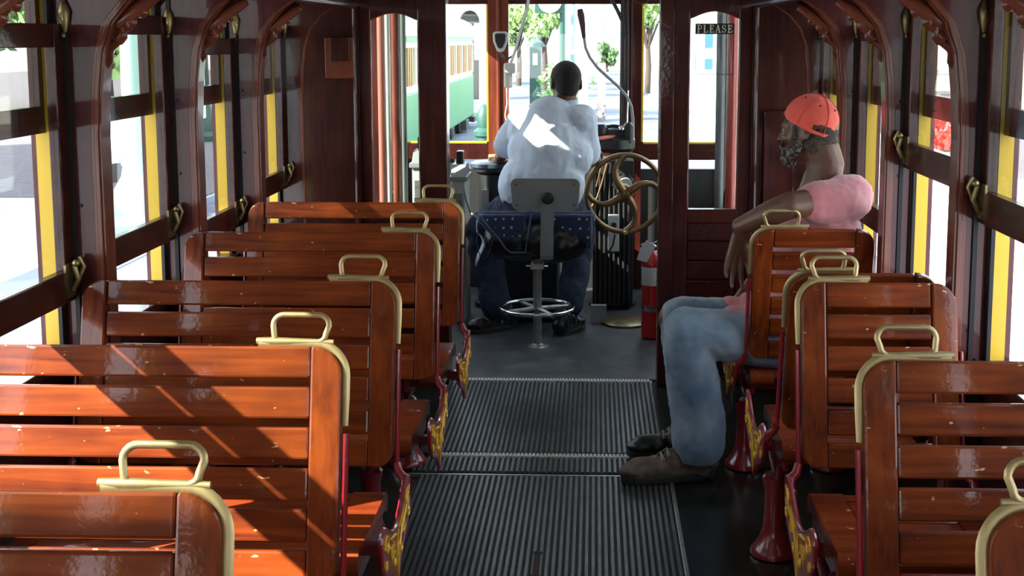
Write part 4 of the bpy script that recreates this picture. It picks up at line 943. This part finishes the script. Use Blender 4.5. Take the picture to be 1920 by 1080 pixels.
hand(b, wrl, Vector((.05, 1, -.1)), Vector((1, 0, 0)), Vector((0, 0, -1)), 1.0, curl=.6)
hand(b, wrr, Vector((.1, 1, .1)), Vector((-1, 0, 0)), Vector((0, 0, -1)), 1.0, curl=.6)
blob(b, 'body', 'skin', dr, .0065, 2)
b = MB(off); b.ell(A(0, -.016, .034), (.080, .100, .089), R, 20, 14); b.ell(A(0, -.052, -.02), (.064, .056, .050), R); b.ell(A(0, -.062, -.045), (.052, .040, .030), R)
blob(b, 'hair', 'hair', dr, .006, 2, [(.01, .003)])
b = MB(off)
b.chain([hip+Vector((.0, -.01, .05)), mid, chest], [.165, .185, .160], 18); b.cap(hip+Vector((-.07, 0, .10)), hip+Vector((.08, 0, .10)), .15, .15)
b.cap(mid+Vector((-.08, 0, 0)), mid+Vector((.10, 0, -.02)), .13, .13)
b.chain([shl+Vector((.02, -.02, -.01)), (shl+shr)/2+Vector((0, -.02, -.01)), shr+Vector((-.01, -.02, -.01))], [.078, .078, .078], 18)
b.chain([(shl+shr)/2+Vector((.005, 0, -.01)), (shl+shr)/2+Vector((.014, .012, .040))], [.088, .058], 18)
b.chain([shl, shl*.55+ell_*.45, shl*.18+ell_*.82], [.078, .078, .076], 18); b.chain([shr, shr*.5+elr*.5, shr*.2+elr*.8], [.076, .072, .070], 18)
b.cap(chest+Vector((-.09, 0, -.04)), chest+Vector((.10, 0, -.04)), .125, .12)
blob(b, 'shirt', 'shirt', dr, .009, 3, [(.12, .018), (.035, .008)])
b = MB(off); cc = A(0, -.038, -.098); nrm = Vector((0, -.15, 1)).normalized()
b.lathe([(.060, 0), (.066, .0), (.062, .028), (.057, .028)], cc-nrm*.01, nrm, 24); b.build('collar', 'shirt', dr, smooth=.8)
b = MB(off)
b.chain([hip+Vector((-.05, 0, -.02)), hip+Vector((-.12, .08, -.03)), knl], [.125, .11, .088], 18); b.chain([knl, knl*.5+anl*.5, anl+Vector((0, 0, .03))], [.088, .090, .080], 18)
b.chain([hip+Vector((.05, 0, -.02)), hip+Vector((.12, .08, -.03)), knr], [.125, .11, .085], 18); b.chain([knr, knr*.5+anr*.5, anr+Vector((0, 0, .03))], [.082, .078, .074], 18)
b.cap(hip+Vector((-.06, -.01, .03)), hip+Vector((.06, -.01, .03)), .13, .13)
trim(blob(b, 'trousers', 'navy', dr, .009, 3, [(.08, .03)]), .075)
shoe((-.66, 6.36, .004), (-.43, 6.52, .004), .11, .11, 'blackshoe', 'sole', dr)
shoe((-.07, 6.52, .004), (-.19, 6.32, .004), .11, .11, 'blackshoe', 'sole', dr)

# ------------------------------------------------------------------ the street outside
GZ = -.75
def slab(name, x0, x1, y0, y1, z, m):
    b = MB(); b.box((x0, y0, z-.3), (x1, y1, z)); return tag(b.build(name, m), kind='structure')
slab('street_ground', -60, 60, -30, 140, GZ, 'concrete')
slab('roadway', -5.6, 2.2, 9, 140, GZ+.02, 'asphalt')
slab('brick_plaza', -40, -5.7, 17.5, 90, GZ+.03, 'brick')
slab('brick_pavement_right', 7, 40, 12, 90, GZ+.03, 'brick')
for x, ye, l in ((-4.8, 45, 'outermost steel rail beneath the green tram'), (-3.4, 45, 'steel rail along the near side of the green tram'), (-.9, 28, 'left steel rail of the track straight ahead'), (.5, 28, 'right steel rail of the track straight ahead')):
    b = MB(); b.box((x-.035, -10, GZ), (x+.035, ye, GZ+.035)); tag(b.build('tram_rail', 'railsteel'), l, 'rail', 'tram rails in the roadway')
def tree(base, h, cr, cw, label, m='leaf', n=1500, ls=.22, trunk=.14, seed=1, group=None):
    rnd = random.Random(seed); t = empty('tree', base, label, 'tree', group)
    b = MB(); b.tube([(0, 0, 0), (.05, 0, cr*.5), (0, .05, cr), (.1, 0, cr+(h-cr)*.6)], [trunk*1.2, trunk, trunk*.8, trunk*.3], 10)
    for k in range(6):
        a = k*1.05; b.tube([(0, 0, cr*.8), (math.cos(a)*cw*.4, math.sin(a)*cw*.4, cr+(h-cr)*.35), (math.cos(a)*cw*.7, math.sin(a)*cw*.7, cr+(h-cr)*.55)], [trunk*.5, trunk*.3, trunk*.1], 6)
    b.build('trunk', 'bark', t, smooth=.9)
    b = MB(); cz = (h+cr)/2; clumps = [(rnd.uniform(-.6, .6)*cw, rnd.uniform(-.6, .6)*cw, cz+rnd.uniform(-.42, .42)*(h-cr), rnd.uniform(.3, .5)) for _ in range(14)]
    for i in range(n):
        c = clumps[i % 14]; v = Vector((rnd.gauss(0, 1), rnd.gauss(0, 1), rnd.gauss(0, 1))).normalized()*rnd.random()**.4
        p = Vector((c[0]+v.x*cw*c[3], c[1]+v.y*cw*c[3], c[2]+v.z*(h-cr)*.5*c[3])); e = Euler((rnd.random()*6, rnd.random()*6, rnd.random()*6)).to_matrix(); s_ = ls*rnd.uniform(.6, 1.3)
        q = [p+e@Vector(w)*s_ for w in ((-.5, 0, 0), (0, -.3, .05), (.5, 0, 0), (0, .3, .05))]; b.faces(q, [(0, 1, 2, 3)])
    b.build('crown', m, t); return t
def at(px, py, z=GZ): g_ = G(px, py, z); return g_
def hgt(px, py, Y): return P(px, py, Y).z
# left side, seen through the side windows
def lamp(base, h, label, r=.09, m='postgreen', head=True):
    t = empty('lamp_post', base, label, 'lamp post')
    b = MB(); b.lathe([(r*3, 0), (r*3, .15), (r*2.2, .25), (r*2.0, .55), (r*1.3, .7), (r, .9), (r*.9, h*.6), (r*.7, h)], (0, 0, 0), seg=14); b.build('post', m, t, smooth=.6)
    if head:
        b = MB(); b.lathe([(.05, h), (.16, h+.08), (.20, h+.35), (.10, h+.5), (.02, h+.6)], (0, 0, 0), seg=14); b.build('lantern', 'white', t, smooth=.8)
    return t
b = MB(); b.box((-15, 8, GZ), (-14.5, 24.5, 7)); o = tag(b.build('pale_building', 'wallwhite'), 'pale rendered building beyond the nearest left window', 'building')
b = MB(); b.box((-14.5, 8, GZ), (-14.35, 24.5, GZ+1.0)); b.build('stone_base', 'wallbeige', o)
b = MB()
for y in (10, 14, 18, 22): b.box((-14.52, y, 1.6), (-14.46, y+1.4, 4.0))
b.build('windows', 'darkglass', o)
tb = at(207, 345); tree(tuple(tb), 4.4, 2.0, 1.5, 'street tree with a slim trunk outside the second left window', 'leaf', 1600, .24, .09, 3)
b = MB(tuple(tb)); 
b = MB(); b.lathe([(.75, GZ-.01), (.75, GZ+.015), (.6, GZ+.018)], (tb.x, tb.y, 0), seg=24); tag(b.build('tree_pit_ring', 'wallbeige'), 'sandy ring around the foot of the slim street tree', 'tree pit')
lb = at(258, 440); lamp(tuple(lb), 4.2, 'pale green iron post with a stepped base outside the second left window', .12, mat('pale_green_iron', (.45, .62, .52), .6), False)
def banner(x0, x1, y0, y1, Y, label, m, nm='banner'):
    t = empty(nm, (P(x0, y1, Y).x, Y, GZ), label, 'banner'); o_ = t.location; b = MB(o_); n = 10; vs = []
    for i in range(n+1):
        px = x0+(x1-x0)*i/n; w = .06*math.sin(i*1.3)
        vs += [P(px, y0, Y)+Vector((0, w, 0)), P(px+(3 if i else 0), y1+2*math.sin(i), Y)+Vector((0, w*1.6, 0))]
    m2 = len(vs); vs += [v+Vector((0, .01, 0)) for v in vs]
    fs = []
    for i in range(n): a = 2*i; fs += [(a, a+2, a+3, a+1), (m2+a, m2+a+1, m2+a+3, m2+a+2), (a, m2+a, m2+a+2, a+2), (a+1, a+3, m2+a+3, m2+a+1)]
    b.faces(vs, fs); b.build('cloth', m, t, smooth=1)
    b = MB(o_); q = P(x0, y0, Y); b.tube([(q.x, Y, GZ), (q.x, Y, q.z+.05)], .03, 8); b.build('banner_pole', 'postgreen', t, smooth=1); return t
banner(176, 190, 226, 318, 15, 'red dotted banner outside the second left window', 'redcloth'); banner(190, 238, 222, 308, 15.4, 'white translucent banner beside the red one outside', 'banner')
banner(349, 381, 110, 222, 15.5, 'white flag outside the third left window', 'banner', 'white_flag')
lb = at(384, 266); lamp(tuple(lb), 5.0, 'dark green lamp post with a square base outside the third left window', .14)
g0 = P(176, 150, 19); t = empty('park_gate', (P(190, 200, 19).x, 19, GZ), 'green railing outside the second left window', 'railing')
b = MB(t.location)
for px in range(174, 204, 4): b.tube([P(px, 140, 19), P(px, 215, 19)], .025, 6)
for py in (143, 180, 212): b.tube([P(172, py, 19), P(206, py, 19)], .03, 6)
b.build('bars', mat('teal_iron', (.03, .22, .2), .5), t)
b = MB(); a = P(474, 196, 36); c = P(512, 178, 36); b.box((a.x-2, 36, GZ), (c.x+1.0, 36.6, c.z)); tag(b.build('teal_planter_wall', mat('teal_wall', (.03, .22, .22), .6)), 'low teal wall outside the farthest left window', 'wall')
for i, (x, y, h, cw, m, l) in enumerate(((-19, 42, 8, 4, 'leafdark', 'broad dark tree far beyond the third left window'), (-12.5, 58, 9, 3.0, 'leafdark', 'dark tree far beyond the fourth left window'), (-16, 28, 6.5, 2.6, 'leaf', 'light green tree beyond the white flag'),
        (-8.6, 72, 12, 3.0, 'leaf', 'green tree rising behind the green tram'))):
    tree((x, y, GZ), h, 2.2, cw, l, m, 1400, .5, .2, 20+i)
# added unseen shelter behind and left of the camera: it shades the left windows
t = empty('added_sunshade', (-4.9, -1, GZ), 'added unseen slatted shelter roof standing left of the tram', 'sunshade'); o_ = t.location
b = MB(o_); b.box((-6.3, -8, 4.02), (-3.6, -.80, 4.12)); b.build('roof', 'wallbeige', t)
for ya_, yb_ in ((.30, 1.45), (1.52, 2.23), (2.32, 3.62)): b = MB(o_); b.box((-6.3, ya_, 4.02), (-3.6, yb_, 4.12)); b.build('roof', 'wallbeige', t)
b = MB(o_); b.box((-6.3, -8, 3.9), (-6.2, 3.62, 4.02)); b.build('beam', 'postgreen', t)
for y in (-7.5, -4, -.9, 2.8): b = MB(o_); b.tube([(-6.25, y, GZ), (-6.25, y, 3.95)], .06, 8); b.build('post', 'postgreen', t)
# the green tram on the next track
tm = empty('green_tram', (-4.3, 26, GZ), 'green and cream tram standing on the neighbouring track', 'tram'); o_ = tm.location
xf, xb = -3.15, -5.3; ya, yb = 20.5, 32; zlo, zb1, zb2, ze = -.42, .72, .82, 1.40
b = MB(o_); b.box((xb, ya, zlo), (xf, yb, .62)); b.build('lower_body', 'tgreen', tm, bevel=.03)
b = MB(o_); b.box((xb+.02, ya+.02, .62), (xf-.02, yb-.02, .74)); b.box((xb+.02, ya+.02, 1.40), (xf-.02, yb-.02, 1.52)); n = 9; p_ = (yb-ya-.04)/n
for i in range(n+1): y = ya+.02+i*p_; b.box((xb+.02, y-.09, .70), (xf-.01, y+.09, 1.45))
b.build('window_pillars', 'cream', tm)
for i in range(n):
    y = ya+.02+(i+.5)*p_; b = MB(o_); b.box((xf-.10, y-p_/2+.09, .74), (xf-.06, y+p_/2-.09, 1.40)); pn = b.build('window', 'darkglass', tm)
    b = MB(o_)
    for q in (-.22, 0.0, .22): b.box((xf-.055, y+q-.05, .74), (xf-.02, y+q+.05, 1.40))
    b.build('window_slats', 'orange', pn)
b = MB(o_); b.box((xb-.02, ya, 1.50), (xf+.02, yb, 1.60)); b.build('green_band', 'tgreen', tm)
b = MB(o_); K_ = 12; pr_ = [((xf+xb)/2-(xf-xb+.12)/2*math.cos(PI*i/K_), 1.60+.55*math.sin(PI*i/K_)**.7) for i in range(K_+1)]
b.prism(pr_, ya-.1, yb+.35, lambda u, v, d: (u, d, v)); b.build('roof', 'white', tm, smooth=.5)
for y in (22.3, 24, 28, 29.7):
    for x in (xf-.15, xb+.15): b = MB(o_); b.lathe([(.30, 0), (.30, .10), (.26, .12)], (x-.06, y, GZ+.30), (1, 0, 0), 18); b.build('wheel', 'black', tm, smooth=.6)
b = MB(o_); b.box((xb+.3, ya+1, -.6), (xf-.3, yb-1, -.42)); b.box((xf-.1, yb-2.3, -.66), (xf+.04, yb-1.6, -.42)); b.box((xf-.1, yb-.9, -.55), (xf+.10, yb+.1, -.42)); b.build('bogies', 'black', tm)
# arched building behind it
t = empty('arched_building', (-8.5, 48, GZ), 'pale building with a tall dark arch behind the green tram', 'building'); o_ = t.location
b = MB(o_); a = P(832, 150, 46).x; c = P(914, 150, 46).x; ax0 = P(862, 60, 46).x; ax1 = P(899, 60, 46).x; za = hgt(880, 40, 46); cx_ = (ax0+ax1)/2; rr = (ax1-ax0)/2
arch_ = [(cx_-rr*math.cos(PI*i/12), za+rr*1.1*math.sin(PI*i/12)) for i in range(13)]
b.prism([(a, GZ), (ax0, GZ)]+arch_+[(ax1, GZ), (c, GZ), (c, 6), (a, 6)], 46, 47, lambda u, v, d: (u, d, v)); b.build('facade', 'wallwhite', t)
b = MB(o_); b.box((ax0, 46.6, GZ), (ax1, 46.8, za+1)); b.build('arch_window', mat('dim_louvres', (.20, .20, .18), .7), t)
b = MB(o_)
for i in range(9): b.box((ax0, 46.5, za-1.2+i*.28), (ax1, 46.6, za-1.12+i*.28))
b.build('louvres', mat('louvre_grey', (.32, .32, .28), .7), t)
a = P(889, 75, 40); c = P(912, 62, 40); t = empty('street_sign', ((a.x+c.x)/2, 40, GZ), 'white street sign with a faded red panel between tram and windscreen post', 'sign')
b = MB(t.location); b.box((a.x, 40, P(890, 112, 40).z), (c.x, 40.06, P(890, 44, 40).z)); b.tube([((a.x+c.x)/2, 40.05, GZ), ((a.x+c.x)/2, 40.05, 1.6)], .05, 8); b.build('board', 'white', t)
b = MB(t.location); b.box((a.x+.05, 39.98, a.z), (c.x-.05, 40, c.z)); b.build('red_panel', mat('faded_red', (.75, .25, .22), .7), t)
tb = at(902, 151); tree((tb.x, 34, GZ), 7.5, 3.2, 2.2, 'tree with a dark trunk right of the green tram', 'leafdark', 1200, .4, .22, 41)
# green bollard
bb = P(909, 285, 14); t = empty('green_bollard', (bb.x, 14, GZ), 'dark green fluted bollard between the green tram and the driver', 'bollard')
zt2 = P(909, 200, 14).z-GZ
b = MB(); b.lathe([(.20, 0), (.20, .12), (.14, .20), (.11, .3), (.10, zt2-.35), (.13, zt2-.33), (.13, zt2-.28), (.08, zt2-.24), (.10, zt2-.1), (.05, zt2), (.01, zt2+.03)], (0, 0, 0), seg=16); b.build('bollard_body', 'postgreen', t, smooth=.7)
# straight ahead
for i, (px, Y, h, cr, cw, m, l) in enumerate(((972, 60, 4.3, 2.2, 1.3, 'leaf', 'leafy tree at the left of the windscreen'), (1020, 54, 3.9, 2.3, 1.0, 'leaf', 'leafy tree behind the clock sign'), (925, 68, 5, 2, 1.6, 'leaf', 'tree half behind the left windscreen post'),
        (1137, 85, 1.9, .3, .8, 'leafdark', 'distant round tree at the end of the street'), (1214, 52, 4.2, 2.3, 1.1, 'leaf', 'tree with a pale crown right of the windscreen'), (1302, 44, 4.4, 2.6, 1.2, 'leaf', 'tree behind the word notice on the glass'))):
    g_ = P(px, 100, Y); tree((g_.x, Y, GZ), h, cr, cw, l, m, 1300, .30, .12, 60+i)
for px, Y, l in ((1057, 30, 'grey green lamp post straight ahead, left of its twin'), (1074, 38, 'slimmer lamp post straight ahead, right of its twin')):
    g_ = P(px, 100, Y); lamp((g_.x, Y, GZ), 6.5, l, .075, mat('faded_green_iron', (.22, .33, .30), .6))
t = empty('street_clock', tuple(P(1028, 30, 27).to_2d())+(GZ,), 'round white faced clock sign on a green board above the street', 'clock'); o_ = t.location
b = MB(o_); a = P(1003, 25, 27); c = P(1054, -12, 27); b.box((a.x, 27, a.z), (c.x, 27.15, c.z)); b.tube([(c.x, 27.1, GZ), (c.x, 27.1, c.z+.1)], .06, 10); b.build('green_board', 'postgreen', t)
b = MB(o_); q = P(1031, 2, 26.95); b.lathe([(.26, 0), (.26, .05), (.24, .06)], q, (0, -1, 0), 28); b.build('clock_face', 'white', t, smooth=.6)
t = empty('kiosk', tuple(P(1003, 110, 38).to_2d())+(GZ,), 'dark kiosk with a pale door under the trees ahead', 'kiosk'); o_ = t.location
b = MB(o_); a = P(993, 129, 38); c = P(1014, 88, 38); b.box((a.x, 38, GZ), (c.x, 39, c.z)); b.lathe([(.32, 0), (.22, .15), (.02, .25)], ((a.x+c.x)/2, 38.5, c.z), seg=12); b.build('kiosk_body', 'postgreen', t)
b = MB(o_); b.box((P(999,129,38).x, 37.95, P(1003,122,38).z), (P(1008,129,38).x, 38, P(1003,100,38).z)); b.build('pale_panel', 'white', t)
for px, w, l in ((1094, 20, 'left brick planter across the street ahead'), (1128, 16, 'right brick planter across the street ahead')):
    a = P(px-w/2, 131, 34); c = P(px+w/2, 119, 34); b = MB(); b.box((a.x, 34, GZ), (c.x, 34.6, c.z)); tag(b.build('brick_planter', 'brick'), l, 'planter', 'brick planters ahead')
for i, (px, py, Y) in enumerate(((1040, 106, 33), (1060, 104, 36.5), (1080, 106, 38.5))):
    rnd = random.Random(i); g_ = P(px, py, Y); t = empty('shrub', (g_.x, Y, GZ), ('left', 'middle', 'right')[i]+' low shrub across the street behind the driver\'s head', 'shrub'); b = MB()
    for k in range(300):
        v = Vector((rnd.gauss(0, .22), rnd.gauss(0, .2), abs(rnd.gauss(.9, .3)))); e = Euler((rnd.random()*6, rnd.random()*6, 0)).to_matrix(); b.faces([v+e@Vector(w)*.14 for w in ((-.5, 0, 0), (0, -.3, 0), (.5, 0, 0), (0, .3, 0))], [(0, 1, 2, 3)])
    b.build('foliage', 'leaf', t); b = MB(); b.tube([(0, 0, 0), (0, 0, .8)], .03, 6); b.build('stem', 'bark', t)
# pale high buildings at the end of the street
for x0, x1, Y, h, l in ((P(1085, 0, 90).x, P(1190, 0, 90).x, 90, 12, 'very pale tall building at the end of the street'), (P(1195, 0, 60).x, P(1260, 0, 60).x, 60, 8, 'pale building right of the windscreen'), (P(950, 0, 140).x, P(1060, 0, 140).x, 140.5, 18, 'pale building far behind the trees ahead')):
    b = MB(); b.box((x0, Y, GZ), (x1, Y+6, h)); o = b.build('pale_building', 'wallwhite'); tag(o, l, 'building', None)
    b = MB(); 
    n = 4; w = (x1-x0)/n
    for i in range(n):
        for z in (1.5, 4.5, 7.5):
            if z+2 < h: b.box((x0+(i+.3)*w, Y-.05, z), (x0+(i+.7)*w, Y, z+1.6))
    b.build('windows', mat('pale_panes', (.35, .40, .45), .3), o)
# white building with blue windows seen through the right partition glass
t = empty('white_building', (P(1325, 100, 40).x, 40, GZ), 'white building with blue windows behind the right partition glass', 'building'); o_ = t.location
b = MB(o_); b.box((P(1290,0,40).x, 40, GZ), (P(1420,0,40).x, 46, 5)); b.build('facade', 'white', t)
for (x0, y0, x1, y1) in ((1323, 64, 1338, 90), (1323, 110, 1338, 130), (1350, 64, 1365, 90)):
    b = MB(o_); b.box((P(x0,0,39.9).x, 39.9, P(x0,y1,39.9).z), (P(x1,0,39.9).x, 40, P(x0,y0,39.9).z)); b.build('window', mat('blue_pane', (.05, .14, .32), .3), t)
# right of the tram
t = empty('shop_building', (13, 16, GZ), 'cream and green shop front outside the right windows', 'building'); o_ = t.location
b = MB(o_); b.box((13, 4, GZ), (16, 40, 6)); b.build('facade', 'wallwhite', t)
for i in range(9):
    y = 5+i*3.8; b = MB(o_); b.box((12.9, y, .1), (13, y+1.8, 2.9)); w_ = b.build('shop_window', 'darkglass', t)
    b = MB(o_); b.box((12.85, y-.1, 1.3), (12.95, y+1.9, 1.45)); b.build('glazing_bar', 'white', w_)
b = MB(o_); b.prism([(12.2, 3.1), (13, 3.6), (13, 3.4), (12.2, 2.9)], 5, 38, lambda u, v, d: (u, d, v)); b.build('awning', mat('green_awning', (.08, .30, .16), .7), t)
for i, (px, Y) in enumerate(((1742, 24), (1770, 20))):
    g_ = P(px, 225, Y); t = empty('flower_planter', (g_.x, Y, GZ), ('farther', 'nearer')[i]+' planter of red flowers outside the right windows', 'planter', 'red flower planters'); b = MB(); b.lathe([(.2, 0), (.28, .45), (.30, .5), (.24, .5)], (0, 0, 0), seg=16); b.build('pot', 'wallbeige', t, smooth=.6)
    rnd = random.Random(i); b = MB()
    for k in range(200):
        v = Vector((rnd.gauss(0, .14), rnd.gauss(0, .14), .55+abs(rnd.gauss(0, .16)))); e = Euler((rnd.random()*6, rnd.random()*6, 0)).to_matrix(); b.faces([v+e@Vector(w)*.10 for w in ((-.5, 0, 0), (0, -.5, 0), (.5, 0, 0), (0, .5, 0))], [(0, 1, 2, 3)])
    b.build('flowers', mat('red_petals', (.7, .06, .04), .7), t)
for i, (x, y, h, cw, l) in enumerate(((9.5, 21, 5.5, 1.8, 'street tree outside the right windows, farther one'), (10.5, 13, 5.5, 1.7, 'street tree outside the right windows, nearer one'))):
    tree((x, y, GZ), h, 2.4, cw, l, 'leaf', 1300, .3, .12, 90+i)

# ------------------------------------------------------------------ light
w = bpy.data.worlds.new('sky'); SC.world = w; w.use_nodes = True; N = w.node_tree.nodes; L = w.node_tree.links; bg = N['Background']
tc = N.new('ShaderNodeTexCoord'); sp = N.new('ShaderNodeSeparateXYZ'); L.new(tc.outputs['Generated'], sp.inputs[0])
r = N.new('ShaderNodeValToRGB'); r.color_ramp.elements[0].position = .45; r.color_ramp.elements[0].color = (.95, .97, 1, 1); r.color_ramp.elements[1].position = 1; r.color_ramp.elements[1].color = (.55, .72, 1, 1)
mp = N.new('ShaderNodeMapRange'); mp.inputs[1].default_value = -1; L.new(sp.outputs['Z'], mp.inputs[0]); L.new(mp.outputs[0], r.inputs['Fac']); L.new(r.outputs['Color'], bg.inputs['Color'])
bg.inputs['Strength'].default_value = 3.3
s = bpy.data.lights.new('sun', 'SUN'); s.energy = 15.5; s.angle = .009; s.color = (1, .95, .86)
so = bpy.data.objects.new('sun', s); C.objects.link(so); so.rotation_euler = Vector((1, .62, -.82)).to_track_quat('-Z', 'Y').to_euler()
vs_ = SC.view_settings; vs_.view_transform = 'Standard'; vs_.look = 'None'; vs_.exposure = 0.8; vs_.gamma = 1; vs_.use_curve_mapping = False
SC.cycles.max_bounces = 10; SC.cycles.transparent_max_bounces = 24; SC.cycles.diffuse_bounces = 5; SC.cycles.glossy_bounces = 5
SC.cycles.sample_clamp_indirect = 8; SC.cycles.use_denoising = True
for o in C.objects:
    if o.parent is None and o.type in ('MESH', 'EMPTY') and 'label' not in o and 'kind' not in o: o['kind'] = 'structure'
